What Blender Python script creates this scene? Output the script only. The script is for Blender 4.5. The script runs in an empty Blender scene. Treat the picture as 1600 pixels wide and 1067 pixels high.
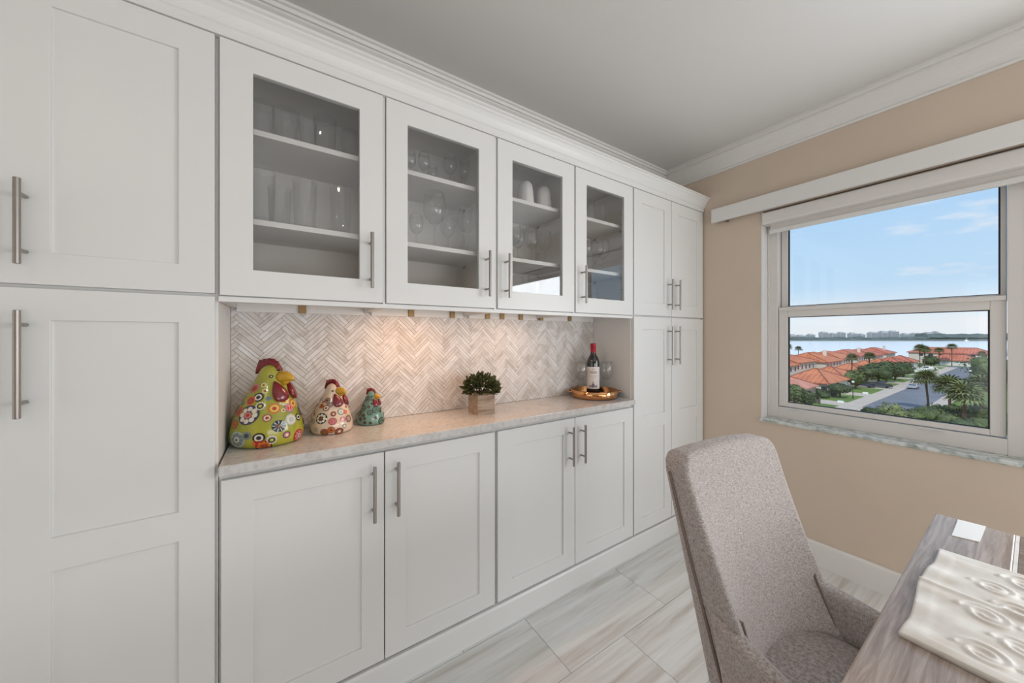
import bpy, bmesh, math, random
from mathutils import Vector, Matrix, noise
random.seed(7)
SC = bpy.context.scene
COL = SC.collection
PI = math.pi

# ---------------------------------------------------------------- camera, world, sun, large lights, exposure
H_EYE, CAM_X, F_PX, YAW = 1.29, 1.31, 543.0, math.radians(56.45)
cd = bpy.data.cameras.new('camera'); cam = bpy.data.objects.new('camera', cd); COL.objects.link(cam)
cam.location = (CAM_X, 0, H_EYE); cam.rotation_euler = (PI/2, 0, YAW)
cd.sensor_fit = 'HORIZONTAL'; cd.sensor_width = 36.0; cd.lens = 36.0*F_PX/1600.0
cd.shift_y = -10.0/1600.0; cd.clip_start = 0.02; cd.clip_end = 9000
SC.camera = cam
vs = SC.view_settings
SC.display_settings.display_device = 'sRGB'
vs.view_transform = 'Standard'; vs.look = 'None'; vs.gamma = 1.0; vs.use_curve_mapping = False
vs.exposure = 0.0

SKY_STRENGTH = 1.0
SUN_STRENGTH = 2.8
WINDOW_FILL = 40.0
SIDE_FILL = 38.0
BACK_FILL = 9.0
DOWN_LIGHT = 2.2
UNDER_LIGHT = 1.3

w = bpy.data.worlds.new('sky'); SC.world = w; w.use_nodes = True
nt = w.node_tree; nt.nodes.clear()
def N(t, kind, **kw):
    n = t.nodes.new(kind)
    for k, v in kw.items(): setattr(n, k, v)
    return n
out = N(nt, 'ShaderNodeOutputWorld'); bg = N(nt, 'ShaderNodeBackground'); tc = N(nt, 'ShaderNodeTexCoord')
sep = N(nt, 'ShaderNodeSeparateXYZ'); ramp = N(nt, 'ShaderNodeValToRGB')
nt.links.new(tc.outputs['Generated'], sep.inputs[0]); nt.links.new(sep.outputs[2], ramp.inputs[0])
el = ramp.color_ramp.elements
el[0].position = 0.0; el[0].color = (.88, .93, .97, 1)
el[1].position = 1.0; el[1].color = (.26, .47, .86, 1)
for p, c in ((.045, (.80, .90, .985, 1)), (.10, (.56, .775, .99, 1)), (.30, (.44, .69, .99, 1))):
    e = el.new(p); e.color = c
mp = N(nt, 'ShaderNodeMapping'); mp.inputs['Scale'].default_value = (5.0, 5.0, 17.0)
cn = N(nt, 'ShaderNodeTexNoise'); cn.inputs['Scale'].default_value = 1.25; cn.inputs['Detail'].default_value = 6; cn.inputs['Roughness'].default_value = .55
nt.links.new(tc.outputs['Generated'], mp.inputs[0]); nt.links.new(mp.outputs[0], cn.inputs['Vector'])
cr = N(nt, 'ShaderNodeValToRGB'); cr.color_ramp.elements[0].position = .56; cr.color_ramp.elements[1].position = .70
cr.color_ramp.elements[1].color = (.75, .75, .75, 1)
nt.links.new(cn.outputs[0], cr.inputs[0])
mx = N(nt, 'ShaderNodeMix', data_type='RGBA'); mx.inputs[7].default_value = (.93, .93, .96, 1)
nt.links.new(cr.outputs[0], mx.inputs[0]); nt.links.new(ramp.outputs[0], mx.inputs[6])
nt.links.new(mx.outputs[2], bg.inputs[0]); bg.inputs[1].default_value = SKY_STRENGTH
nt.links.new(bg.outputs[0], out.inputs[0])

sd = bpy.data.lights.new('sun', 'SUN'); sd.energy = SUN_STRENGTH; sd.angle = .02; sd.color = (1, .95, .86)
so = bpy.data.objects.new('sun', sd); COL.objects.link(so); so.location = (20, -20, 60)
so.rotation_euler = Vector((-.35, .55, -.80)).to_track_quat('-Z', 'Y').to_euler()

def area(name, loc, direction, sx, sy, power, color):
    d = bpy.data.lights.new(name, 'AREA'); d.shape = 'RECTANGLE'; d.size = sx; d.size_y = sy; d.energy = power; d.color = color
    o = bpy.data.objects.new(name, d); COL.objects.link(o); o.location = loc
    o.rotation_euler = Vector(direction).to_track_quat('-Z', 'Y').to_euler()
    return o
area('window_fill', (2.27, 2.53, 1.40), (0, -1, 0), 1.62, 1.06, WINDOW_FILL, (.90, .95, 1.0))  # area lamp added to stand in for daylight from the out-of-view windows
area('side_fill', (4.14, .80, .86), (-1, 0, 0), 2.8, 1.36, SIDE_FILL, (.99, .99, 1.0))  # added fill lamp on the right, not a real opening
area('back_fill', (2.1, -4.17, 1.15), (0, 1, 0), 2.6, 1.7, BACK_FILL, (1.0, .93, .86))  # added warm fill lamp just inside the back slider

cy = SC.cycles
cy.max_bounces = 8; cy.transparent_max_bounces = 16; cy.caustics_reflective = False; cy.caustics_refractive = False
cy.sample_clamp_indirect = 4.0; cy.use_denoising = True

# ---------------------------------------------------------------- materials
def srgb(r, g, b):
    f = lambda c: (c/255/12.92) if c/255 <= .04045 else ((c/255+.055)/1.055)**2.4
    return (f(r), f(g), f(b), 1)
def pmat(name, col, rough=.5, metal=0., spec=.5, var=0., vscale=8., bump=0., bscale=60., stretch=(1, 1, 1), coat=0., sheen=0., var_col=None, detail=4, coords='Object'):
    m = bpy.data.materials.new(name); m.use_nodes = True; t = m.node_tree; b = t.nodes['Principled BSDF']
    if len(col) == 3: col = (*col, 1)
    b.inputs['Base Color'].default_value = col; b.inputs['Roughness'].default_value = rough; b.inputs['Metallic'].default_value = metal
    b.inputs['Specular IOR Level'].default_value = spec; b.inputs['Coat Weight'].default_value = coat; b.inputs['Sheen Weight'].default_value = sheen
    tcn = N(t, 'ShaderNodeTexCoord'); mpn = N(t, 'ShaderNodeMapping'); mpn.inputs['Scale'].default_value = stretch
    t.links.new(tcn.outputs[coords], mpn.inputs[0])
    if var > 0:
        nz = N(t, 'ShaderNodeTexNoise'); nz.inputs['Scale'].default_value = vscale; nz.inputs['Detail'].default_value = detail
        t.links.new(mpn.outputs[0], nz.inputs['Vector'])
        rp = N(t, 'ShaderNodeValToRGB'); rp.color_ramp.elements[0].position = .3; rp.color_ramp.elements[1].position = .7
        vc = var_col if var_col else tuple(c*(1-var) for c in col[:3])
        rp.color_ramp.elements[0].color = (*vc[:3], 1); rp.color_ramp.elements[1].color = col
        t.links.new(nz.outputs[0], rp.inputs[0]); t.links.new(rp.outputs[0], b.inputs['Base Color'])
    if bump > 0:
        n2 = N(t, 'ShaderNodeTexNoise'); n2.inputs['Scale'].default_value = bscale; n2.inputs['Detail'].default_value = 3
        t.links.new(mpn.outputs[0], n2.inputs['Vector'])
        bp = N(t, 'ShaderNodeBump'); bp.inputs['Strength'].default_value = bump; bp.inputs['Distance'].default_value = .002
        t.links.new(n2.outputs[0], bp.inputs['Height']); t.links.new(bp.outputs[0], b.inputs['Normal'])
    return m
def glass_mat(name, ior=1.5, tint=(1, 1, 1), rough=0.0, dark=0.0):
    m = bpy.data.materials.new(name); m.use_nodes = True; t = m.node_tree; t.nodes.clear()
    o = N(t, 'ShaderNodeOutputMaterial'); tr = N(t, 'ShaderNodeBsdfTransparent'); gl = N(t, 'ShaderNodeBsdfGlossy')
    fr = N(t, 'ShaderNodeFresnel'); mxs = N(t, 'ShaderNodeMixShader')
    tr.inputs[0].default_value = (*tint, 1); gl.inputs['Roughness'].default_value = rough; fr.inputs[0].default_value = ior
    geo = N(t, 'ShaderNodeNewGeometry'); io = N(t, 'ShaderNodeMix')      # same reflectance entering and leaving the thin sheet
    io.inputs[2].default_value = ior; io.inputs[3].default_value = 1/ior
    t.links.new(geo.outputs['Backfacing'], io.inputs[0]); t.links.new(io.outputs[0], fr.inputs[0])
    t.links.new(fr.outputs[0], mxs.inputs[0]); t.links.new(tr.outputs[0], mxs.inputs[1]); t.links.new(gl.outputs[0], mxs.inputs[2])
    t.links.new(mxs.outputs[0], o.inputs[0]); return m
def emit_mat(name, col, s):
    m = bpy.data.materials.new(name); m.use_nodes = True; t = m.node_tree; b = t.nodes['Principled BSDF']
    b.inputs['Base Color'].default_value = (.8, .8, .8, 1); b.inputs['Emission Color'].default_value = (*col, 1); b.inputs['Emission Strength'].default_value = s
    return m

M = {}
M['paint'] = pmat('white_cabinet_paint', (.75, .75, .735), .34, spec=.4, bump=.02, bscale=140)
M['inside'] = pmat('cabinet_interior', (.76, .75, .73), .45)
M['frame_white'] = pmat('white_window_vinyl', (.74, .71, .68), .38)
M['trimw'] = pmat('white_trim_paint', (.78, .765, .745), .40, bump=.02, bscale=90)
M['wall'] = pmat('tan_wall_paint', (.675, .56, .455), .75, spec=.25, var=.05, vscale=3, bump=.05, bscale=220)
M['ceil'] = pmat('ceiling_paint', (.70, .69, .67), .85, spec=.2, bump=.08, bscale=160)
M['grout'] = pmat('pale_grout', (.40, .375, .35), .8)
M['nickel'] = pmat('brushed_nickel', (.40, .37, .345), .36, metal=1, var=.12, vscale=40, stretch=(40, 40, 1))
M['brass'] = pmat('brass_clip', (.30, .20, .09), .5, metal=.6)
M['black'] = pmat('black_rubber', (.02, .02, .025), .6)
M['glass'] = glass_mat('window_glass', 1.45, (.985, .99, .99))
M['cab_glass'] = glass_mat('cabinet_glass', 1.75, (.985, .985, .985))
M['crystal'] = glass_mat('clear_glassware', 1.52, (.975, .98, .98), .02)
M['wine_crystal'] = glass_mat('clear_wineglass', 1.45, (.985, .985, .98), .01)
M['ceramic'] = pmat('white_ceramic', (.8, .79, .77), .25)

def floor_mat():
    m = bpy.data.materials.new('travertine_tile'); m.use_nodes = True; t = m.node_tree; b = t.nodes['Principled BSDF']
    tcn = N(t, 'ShaderNodeTexCoord'); oi = N(t, 'ShaderNodeObjectInfo'); add = N(t, 'ShaderNodeVectorMath', operation='ADD'); sc = N(t, 'ShaderNodeVectorMath', operation='SCALE'); cmb = N(t, 'ShaderNodeCombineXYZ')
    geo = N(t, 'ShaderNodeNewGeometry'); ad2 = N(t, 'ShaderNodeMath', operation='ADD')
    t.links.new(oi.outputs['Random'], ad2.inputs[0]); t.links.new(geo.outputs['Random Per Island'], ad2.inputs[1])
    for i in range(3): t.links.new(ad2.outputs[0], cmb.inputs[i])
    t.links.new(cmb.outputs[0], sc.inputs[0]); sc.inputs['Scale'].default_value = 37.0
    t.links.new(geo.outputs['Position'], add.inputs[0]); t.links.new(sc.outputs[0], add.inputs[1])
    mpn = N(t, 'ShaderNodeMapping'); mpn.inputs['Scale'].default_value = (17, .85, 1); mpn.inputs['Rotation'].default_value = (0, 0, .10)
    t.links.new(add.outputs[0], mpn.inputs[0])
    nz = N(t, 'ShaderNodeTexNoise'); nz.inputs['Scale'].default_value = 1.6; nz.inputs['Detail'].default_value = 9; nz.inputs['Roughness'].default_value = .62; nz.inputs['Distortion'].default_value = .5
    t.links.new(mpn.outputs[0], nz.inputs['Vector'])
    rp = N(t, 'ShaderNodeValToRGB'); e = rp.color_ramp.elements
    e[0].position = .30; e[0].color = (.50, .47, .42, 1); e[1].position = .72; e[1].color = (.80, .81, .80, 1)
    x = e.new(.45); x.color = (.665, .655, .625, 1); x = e.new(.55); x.color = (.73, .735, .715, 1)
    t.links.new(nz.outputs[0], rp.inputs[0]); t.links.new(rp.outputs[0], b.inputs['Base Color'])
    b.inputs['Roughness'].default_value = .32; b.inputs['Specular IOR Level'].default_value = .45
    return m
M['tile'] = floor_mat()

def marble_mat():
    m = bpy.data.materials.new('marble_herringbone'); m.use_nodes = True; t = m.node_tree; b = t.nodes['Principled BSDF']
    oi = N(t, 'ShaderNodeObjectInfo'); geo = N(t, 'ShaderNodeNewGeometry'); ad = N(t, 'ShaderNodeMath', operation='ADD'); fr = N(t, 'ShaderNodeMath', operation='FRACT')
    t.links.new(oi.outputs['Random'], ad.inputs[0]); t.links.new(geo.outputs['Random Per Island'], ad.inputs[1]); t.links.new(ad.outputs[0], fr.inputs[0])
    rp = N(t, 'ShaderNodeValToRGB'); e = rp.color_ramp.elements
    e[0].position = 0; e[0].color = (.60, .57, .54, 1); e[1].position = 1; e[1].color = (.74, .735, .73, 1)
    x = e.new(.25); x.color = (.65, .62, .585, 1); x = e.new(.6); x.color = (.70, .685, .67, 1)
    t.links.new(fr.outputs[0], rp.inputs[0])
    nz = N(t, 'ShaderNodeTexNoise'); nz.inputs['Scale'].default_value = 14; nz.inputs['Detail'].default_value = 8; nz.inputs['Distortion'].default_value = 1.2
    t.links.new(geo.outputs['Position'], nz.inputs['Vector'])
    r2 = N(t, 'ShaderNodeValToRGB'); r2.color_ramp.elements[0].position = .35; r2.color_ramp.elements[0].color = (.82, .80, .78, 1); r2.color_ramp.elements[1].position = .55; r2.color_ramp.elements[1].color = (1, 1, 1, 1)
    t.links.new(nz.outputs[0], r2.inputs[0])
    mm = N(t, 'ShaderNodeMix', data_type='RGBA', blend_type='MULTIPLY'); mm.inputs[0].default_value = 1
    t.links.new(rp.outputs[0], mm.inputs[6]); t.links.new(r2.outputs[0], mm.inputs[7]); t.links.new(mm.outputs[2], b.inputs['Base Color'])
    b.inputs['Roughness'].default_value = .38
    return m
M['marble'] = marble_mat()

def quartz_mat(name, base, fleck, vein, scale=60):
    m = bpy.data.materials.new(name); m.use_nodes = True; t = m.node_tree; b = t.nodes['Principled BSDF']
    geo = N(t, 'ShaderNodeNewGeometry')
    n1 = N(t, 'ShaderNodeTexNoise'); n1.inputs['Scale'].default_value = scale; n1.inputs['Detail'].default_value = 5
    n2 = N(t, 'ShaderNodeTexNoise'); n2.inputs['Scale'].default_value = 9; n2.inputs['Detail'].default_value = 8; n2.inputs['Distortion'].default_value = 1.6
    for n in (n1, n2): t.links.new(geo.outputs['Position'], n.inputs['Vector'])
    r1 = N(t, 'ShaderNodeValToRGB'); r1.color_ramp.elements[0].position = .38; r1.color_ramp.elements[0].color = (*fleck, 1); r1.color_ramp.elements[1].position = .52; r1.color_ramp.elements[1].color = (*base, 1)
    r2 = N(t, 'ShaderNodeValToRGB'); r2.color_ramp.elements[0].position = .33; r2.color_ramp.elements[0].color = (*vein, 1); r2.color_ramp.elements[1].position = .47; r2.color_ramp.elements[1].color = (1, 1, 1, 1)
    t.links.new(n1.outputs[0], r1.inputs[0]); t.links.new(n2.outputs[0], r2.inputs[0])
    mm = N(t, 'ShaderNodeMix', data_type='RGBA', blend_type='MULTIPLY'); mm.inputs[0].default_value = 1
    t.links.new(r1.outputs[0], mm.inputs[6]); t.links.new(r2.outputs[0], mm.inputs[7]); t.links.new(mm.outputs[2], b.inputs['Base Color'])
    b.inputs['Roughness'].default_value = .14; b.inputs['Specular IOR Level'].default_value = .55
    return m
M['quartz'] = quartz_mat('speckled_quartz', (.62, .60, .58), (.53, .515, .50), (.90, .885, .87))
M['sill'] = quartz_mat('green_white_marble', (.70, .73, .71), (.42, .47, .44), (.55, .58, .56), 26)

def wood_mat(name, dark, light, axis, scale=1.0, rough=.35):
    m = bpy.data.materials.new(name); m.use_nodes = True; t = m.node_tree; b = t.nodes['Principled BSDF']
    geo = N(t, 'ShaderNodeNewGeometry'); mpn = N(t, 'ShaderNodeMapping')
    s = [38*scale]*3; s[axis] = 2.2*scale; mpn.inputs['Scale'].default_value = s
    t.links.new(geo.outputs['Position'], mpn.inputs[0])
    nz = N(t, 'ShaderNodeTexNoise'); nz.inputs['Scale'].default_value = 2.4; nz.inputs['Detail'].default_value = 8; nz.inputs['Roughness'].default_value = .65; nz.inputs['Distortion'].default_value = .7
    t.links.new(mpn.outputs[0], nz.inputs['Vector'])
    rp = N(t, 'ShaderNodeValToRGB'); rp.color_ramp.elements[0].position = .34; rp.color_ramp.elements[0].color = (*dark, 1); rp.color_ramp.elements[1].position = .64; rp.color_ramp.elements[1].color = (*light, 1)
    t.links.new(nz.outputs[0], rp.inputs[0]); t.links.new(rp.outputs[0], b.inputs['Base Color'])
    bp = N(t, 'ShaderNodeBump'); bp.inputs['Strength'].default_value = .12; bp.inputs['Distance'].default_value = .001
    t.links.new(nz.outputs[0], bp.inputs['Height']); t.links.new(bp.outputs[0], b.inputs['Normal'])
    b.inputs['Roughness'].default_value = rough; return m
M['table_border'] = wood_mat('grey_oak_border', (.27, .205, .17), (.50, .42, .37), 1, 1, .24)
M['table_plank'] = wood_mat('grey_oak_plank', (.14, .10, .075), (.30, .225, .18), 0, 1, .24)
M['planter'] = wood_mat('weathered_planter_wood', (.22, .14, .09), (.50, .39, .29), 1, 1.2, .7)
M['leg'] = wood_mat('dark_chair_leg', (.05, .03, .02), (.10, .06, .04), 2, 1, .4)

def fabric_mat():
    m = bpy.data.materials.new('heather_linen'); m.use_nodes = True; t = m.node_tree; b = t.nodes['Principled BSDF']
    tcn = N(t, 'ShaderNodeTexCoord')
    outs = []
    for sx in ((95, 95, 640), (460, 460, 120)):
        mpn = N(t, 'ShaderNodeMapping'); mpn.inputs['Scale'].default_value = sx
        t.links.new(tcn.outputs['Object'], mpn.inputs[0])
        nz = N(t, 'ShaderNodeTexNoise'); nz.inputs['Scale'].default_value = 1.25; nz.inputs['Detail'].default_value = 2
        t.links.new(mpn.outputs[0], nz.inputs['Vector']); outs.append(nz.outputs[0])
    mn = N(t, 'ShaderNodeMath', operation='ADD'); t.links.new(outs[0], mn.inputs[0]); t.links.new(outs[1], mn.inputs[1])
    hf = N(t, 'ShaderNodeMath', operation='MULTIPLY'); hf.inputs[1].default_value = .5; t.links.new(mn.outputs[0], hf.inputs[0])
    rp = N(t, 'ShaderNodeValToRGB'); rp.color_ramp.elements[0].position = .36; rp.color_ramp.elements[0].color = (.26, .20, .17, 1); rp.color_ramp.elements[1].position = .61; rp.color_ramp.elements[1].color = (.56, .525, .515, 1)
    t.links.new(hf.outputs[0], rp.inputs[0]); t.links.new(rp.outputs[0], b.inputs['Base Color'])
    bp = N(t, 'ShaderNodeBump'); bp.inputs['Strength'].default_value = .35; bp.inputs['Distance'].default_value = .002
    t.links.new(hf.outputs[0], bp.inputs['Height']); t.links.new(bp.outputs[0], b.inputs['Normal'])
    b.inputs['Roughness'].default_value = .9; b.inputs['Sheen Weight'].default_value = .25; b.inputs['Specular IOR Level'].default_value = .2
    return m
M['fabric'] = fabric_mat()
M['welt'] = pmat('welt_fabric', (.26, .20, .17), .9, var=.3, vscale=200)
M['mat'] = pmat('cream_satin', (.82, .79, .74), .50, spec=.45, var=.12, vscale=25, sheen=.4, var_col=(.66, .60, .52))
M['card'] = pmat('white_card', (.9, .9, .9), .5)
M['copper'] = pmat('polished_copper', (.72, .36, .16), .10, metal=1, var=.1, vscale=6)
M['bottle'] = pmat('dark_bottle_glass', (.008, .010, .010), .06, spec=.7, coat=.5)
M['capsule'] = pmat('red_foil_capsule', (.36, .01, .025), .3, metal=.3)
M['label'] = pmat('cream_paper_label', (.74, .69, .66), .6)
M['ink'] = pmat('grey_ink', (.20, .16, .18), .6)
M['ink_red'] = pmat('red_ink', (.42, .10, .07), .6)
M['leaf'] = pmat('boxwood_leaf', (.075, .095, .028), .5, var=.55, vscale=40)
M['soil'] = pmat('dark_moss', (.03, .03, .015), .9)
M['comb'] = pmat('glazed_dark_red', (.20, .008, .018), .22, coat=.4, var=.3, vscale=30)
M['beak'] = pmat('glazed_ochre', (.58, .33, .02), .25, coat=.4, var=.2, vscale=30)
M['hen_green'] = pmat('glazed_lime', (.42, .40, .035), .2, coat=.6, var=.25, vscale=14, var_col=(.26, .29, .03))
M['hen_cream'] = pmat('glazed_cream', (.72, .56, .42), .2, coat=.6, var=.08, vscale=14)
M['hen_teal'] = pmat('glazed_teal', (.17, .33, .27), .22, coat=.6, var=.3, vscale=14)
PAL = {k: pmat('slip_'+k, c, .25, coat=.5) for k, c in dict(
    black=(.015, .014, .02), navy=(.04, .04, .10), white=(.70, .66, .55), orange=(.62, .14, .02), red=(.40, .025, .015), pink=(.60, .17, .20),
    yellow=(.68, .50, .08), teal=(.09, .22, .18), grey=(.20, .24, .22), brown=(.16, .05, .02), rust=(.34, .09, .035), olive=(.10, .14, .03), paleblue=(.42, .52, .50), darkgreen=(.02, .05, .035), wine=(.12, .02, .03)).items()}

# ---------------------------------------------------------------- helpers
def tag(o, label=None, cat=None, group=None, kind=None):
    if label: o['label'] = label
    if cat: o['category'] = cat
    if group: o['group'] = group
    if kind: o['kind'] = kind
    return o
def empty(name, loc=(0, 0, 0), rz=0):
    o = bpy.data.objects.new(name, None); COL.objects.link(o); o.location = loc; o.rotation_euler = (0, 0, rz); o.empty_display_size = .05
    return o
def obj(name, bm, mats, parent=None, smooth=False, bevel=0, seg=2, loc=None):
    if isinstance(bm, bpy.types.Mesh): me = bm
    else:
        bmesh.ops.recalc_face_normals(bm, faces=bm.faces[:])
        me = bpy.data.meshes.new(name); bm.to_mesh(me); bm.free()
        for m in (mats if isinstance(mats, (list, tuple)) else [mats]): me.materials.append(m)
    if smooth:
        for p in me.polygons: p.use_smooth = True
    o = bpy.data.objects.new(name, me); COL.objects.link(o)
    if parent: o.parent = parent
    if loc: o.location = loc
    if bevel:
        b = o.modifiers.new('bevel', 'BEVEL'); b.width = bevel; b.segments = seg; b.limit_method = 'ANGLE'; b.angle_limit = math.radians(40)
    return o
def B(): return bmesh.new()
def box(bm, x0, x1, y0, y1, z0, z1, mi=0):
    v = [bm.verts.new(p) for p in ((x0, y0, z0), (x1, y0, z0), (x1, y1, z0), (x0, y1, z0), (x0, y0, z1), (x1, y0, z1), (x1, y1, z1), (x0, y1, z1))]
    for f in ((0, 3, 2, 1), (4, 5, 6, 7), (0, 1, 5, 4), (1, 2, 6, 5), (2, 3, 7, 6), (3, 0, 4, 7)):
        bm.faces.new([v[i] for i in f]).material_index = mi
    return bm
def bx(*a): return box(B(), *a)
def lathe(bm, prof, seg=24, c=(0, 0, 0), mi=0, close=False):
    rings = []
    for r, z in prof:
        if r < 1e-5: rings.append([bm.verts.new((c[0], c[1], c[2]+z))])
        else: rings.append([bm.verts.new((c[0]+r*math.cos(2*PI*i/seg), c[1]+r*math.sin(2*PI*i/seg), c[2]+z)) for i in range(seg)])
    pairs = list(zip(rings, rings[1:]))
    if close: pairs.append((rings[-1], rings[0]))
    for a, b in pairs:
        for i in range(seg):
            j = (i+1) % seg
            if len(a) == 1 and len(b) == 1: continue
            if len(a) == 1: f = bm.faces.new((a[0], b[i], b[j]))
            elif len(b) == 1: f = bm.faces.new((a[i], a[j], b[0]))
            else: f = bm.faces.new((a[i], a[j], b[j], b[i]))
            f.material_index = mi
    return bm
def tube(bm, pts, r, seg=8, mi=0, caps=True):
    pts = [Vector(p) for p in pts]; rings = []
    for i, p in enumerate(pts):
        d = (pts[min(i+1, len(pts)-1)]-pts[max(i-1, 0)]).normalized()
        u = d.orthogonal().normalized()
        if rings:
            u = pu - d*pu.dot(d); u.normalize()
        pu = u; v = d.cross(u); rr = r[i] if isinstance(r, (list, tuple)) else r
        rings.append([bm.verts.new(p+rr*(math.cos(2*PI*k/seg)*u+math.sin(2*PI*k/seg)*v)) for k in range(seg)])
    for a, b in zip(rings, rings[1:]):
        for k in range(seg):
            f = bm.faces.new((a[k], a[(k+1) % seg], b[(k+1) % seg], b[k])); f.material_index = mi
    if caps:
        for rg in (rings[0], rings[-1]): bm.faces.new(rg).material_index = mi
    return bm
def extrude_profile(bm, prof, axis, a0, a1, mi=0):
    """closed profile of (u, z) swept along axis 'x' or 'y'"""
    def P(u, z, a): return (u, a, z) if axis == 'y' else (a, u, z)
    r0 = [bm.verts.new(P(u, z, a0)) for u, z in prof]; r1 = [bm.verts.new(P(u, z, a1)) for u, z in prof]
    n = len(prof)
    for i in range(n): bm.faces.new((r0[i], r0[(i+1) % n], r1[(i+1) % n], r1[i])).material_index = mi
    bm.faces.new(r0).material_index = mi; bm.faces.new(list(reversed(r1))).material_index = mi
    return bm
def copy_tree(o, parent=None):
    c = o.copy(); COL.objects.link(c)
    if parent: c.parent = parent
    for ch in list(o.children): copy_tree(ch, c)
    return c
ORD = ['leftmost', 'second from the left', 'third from the left', 'fourth from the left', 'fifth from the left', 'sixth from the left', 'seventh from the left', 'eighth from the left', 'ninth from the left', 'tenth from the left', 'eleventh from the left', 'twelfth from the left', 'thirteenth from the left', 'fourteenth from the left', 'fifteenth from the left', 'sixteenth from the left']

# ---------------------------------------------------------------- room shell
XB, YW, ZC = -.32, 2.51, 2.53          # wall behind the cabinets, window wall, ceiling
XR, YB = 4.2, -4.2
def struct(name, bm, m, **k):
    return tag(obj(name, bm, m, **k), kind='structure')
struct('wall_left', bx(XB-.15, XB, YB-.15, YW+.25, -.05, ZC+.1), M['wall'])
struct('wall_right', bx(XR, XR+.15, YB-.15, YW+.25, -.05, ZC+.1), M['wall'])
WX0, WX1, WZ0, WZ1 = .357, 3.15, .772, 2.062
b = B()
box(b, XB, WX0, YW, YW+.2, -.05, ZC+.1); box(b, WX1, XR, YW, YW+.2, -.05, ZC+.1)
box(b, WX0, WX1, YW, YW+.2, -.05, WZ0-.02); box(b, WX0, WX1, YW, YW+.2, WZ1, ZC+.1)
struct('wall_front', b, M['wall'])
b = B()
box(b, XB, .6, YB-.15, YB, -.05, ZC+.1); box(b, 3.6, XR, YB-.15, YB, -.05, ZC+.1); box(b, .6, 3.6, YB-.15, YB, 2.25, ZC+.1)
struct('wall_back', b, M['wall'])
struct('ceiling', bx(XB-.15, XR+.15, YB-.15, YW+.25, ZC, ZC+.12), M['ceil'])
fl = struct('floor', bx(XB-.15, XR+.15, YB-.15, YW+.25, -.06, -.0025), M['grout'])

# floor tiles 0.305 x 0.61, half-bond; the ones in view are parts, the rest joined
def tile_mesh(bm, x0, x1, y0, y1):
    g = .0011; box(bm, x0+g, x1-g, y0+g, y1-g, -.004, 0)
rest = B(); tile_cache = {}
for i in range(15):
    x0 = .025+i*.305 - .305; x1 = x0+.305
    off = .922 if i % 2 == 1 else 1.227
    k0 = -9
    for k in range(-9, 4):
        y0 = off+.61*k; y1 = y0+.61
        a0, a1 = max(y0, YB), min(y1, YW); c0, c1 = max(x0, XB), min(x1, XR)
        if a1-a0 < .02 or c1-c0 < .02: continue
        if x0 < 1.75 and y1 > .2 and x1 > .03:
            key = (round(c1-c0, 3), round(a1-a0, 3))
            if key not in tile_cache:
                tb = B(); tile_mesh(tb, 0, c1-c0, 0, a1-a0); o = obj('tile', tb, M['tile'], fl, bevel=0); tile_cache[key] = o.data
            else: o = obj('tile', tile_cache[key], None, fl)
            o.location = (c0, a0, 0)
        else: tile_mesh(rest, c0, c1, a0, a1)
tag(obj('tiles', rest, M['tile'], fl), kind='stuff')

# back slider, out of view: frame and glass
b = B()
for x in (.6, 2.07, 3.54): box(b, x, x+.06, YB-.10, YB-.04, 0, 2.25)
box(b, .66, 3.54, YB-.10, YB-.04, 2.19, 2.25); box(b, .66, 3.54, YB-.10, YB-.04, 0, .06)
s = struct('door_1', b, M['frame_white'])
for x0, x1 in ((.66, 2.07), (2.13, 3.54)): obj('glass_pane', bx(x0, x1, YB-.075, YB-.07, .06, 2.19), M['glass'], s)

# baseboards
for nm, prof, ax, a0, a1 in (('baseboard_front', [(YW-.016, 0), (YW, 0), (YW, .132), (YW-.010, .132), (YW-.016, .120)], 'x', .0, XR),
                             ('baseboard_right', [(XR-.016, 0), (XR, 0), (XR, .132), (XR-.010, .132), (XR-.016, .120)], 'y', YB, YW-.017)):
    struct(nm, extrude_profile(B(), prof, ax, a0, a1), M['trimw'])

# ceiling crown mouldings
def crown_prof(c, sgn, p=.092, h=.125):
    pts = [(0, 0), (.010, 0), (.012, .010), (.008, .016), (.016, .022), (.028, .034), (.038, .050), (.046, .066), (.060, .084), (.070, .091), (.070, .099), (.080, .099), (.083, .107), (.083, .112), (.092, .114), (.092, .125), (0, .125)]
    return [(c+sgn*u*p/.092, ZC-h+z) for u, z in pts]
struct('trim_1', extrude_profile(B(), crown_prof(XB, 1), 'y', YB, YW), M['trimw'])
struct('trim_2', extrude_profile(B(), crown_prof(YW, -1), 'x', XB, XR), M['trimw'])

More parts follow.
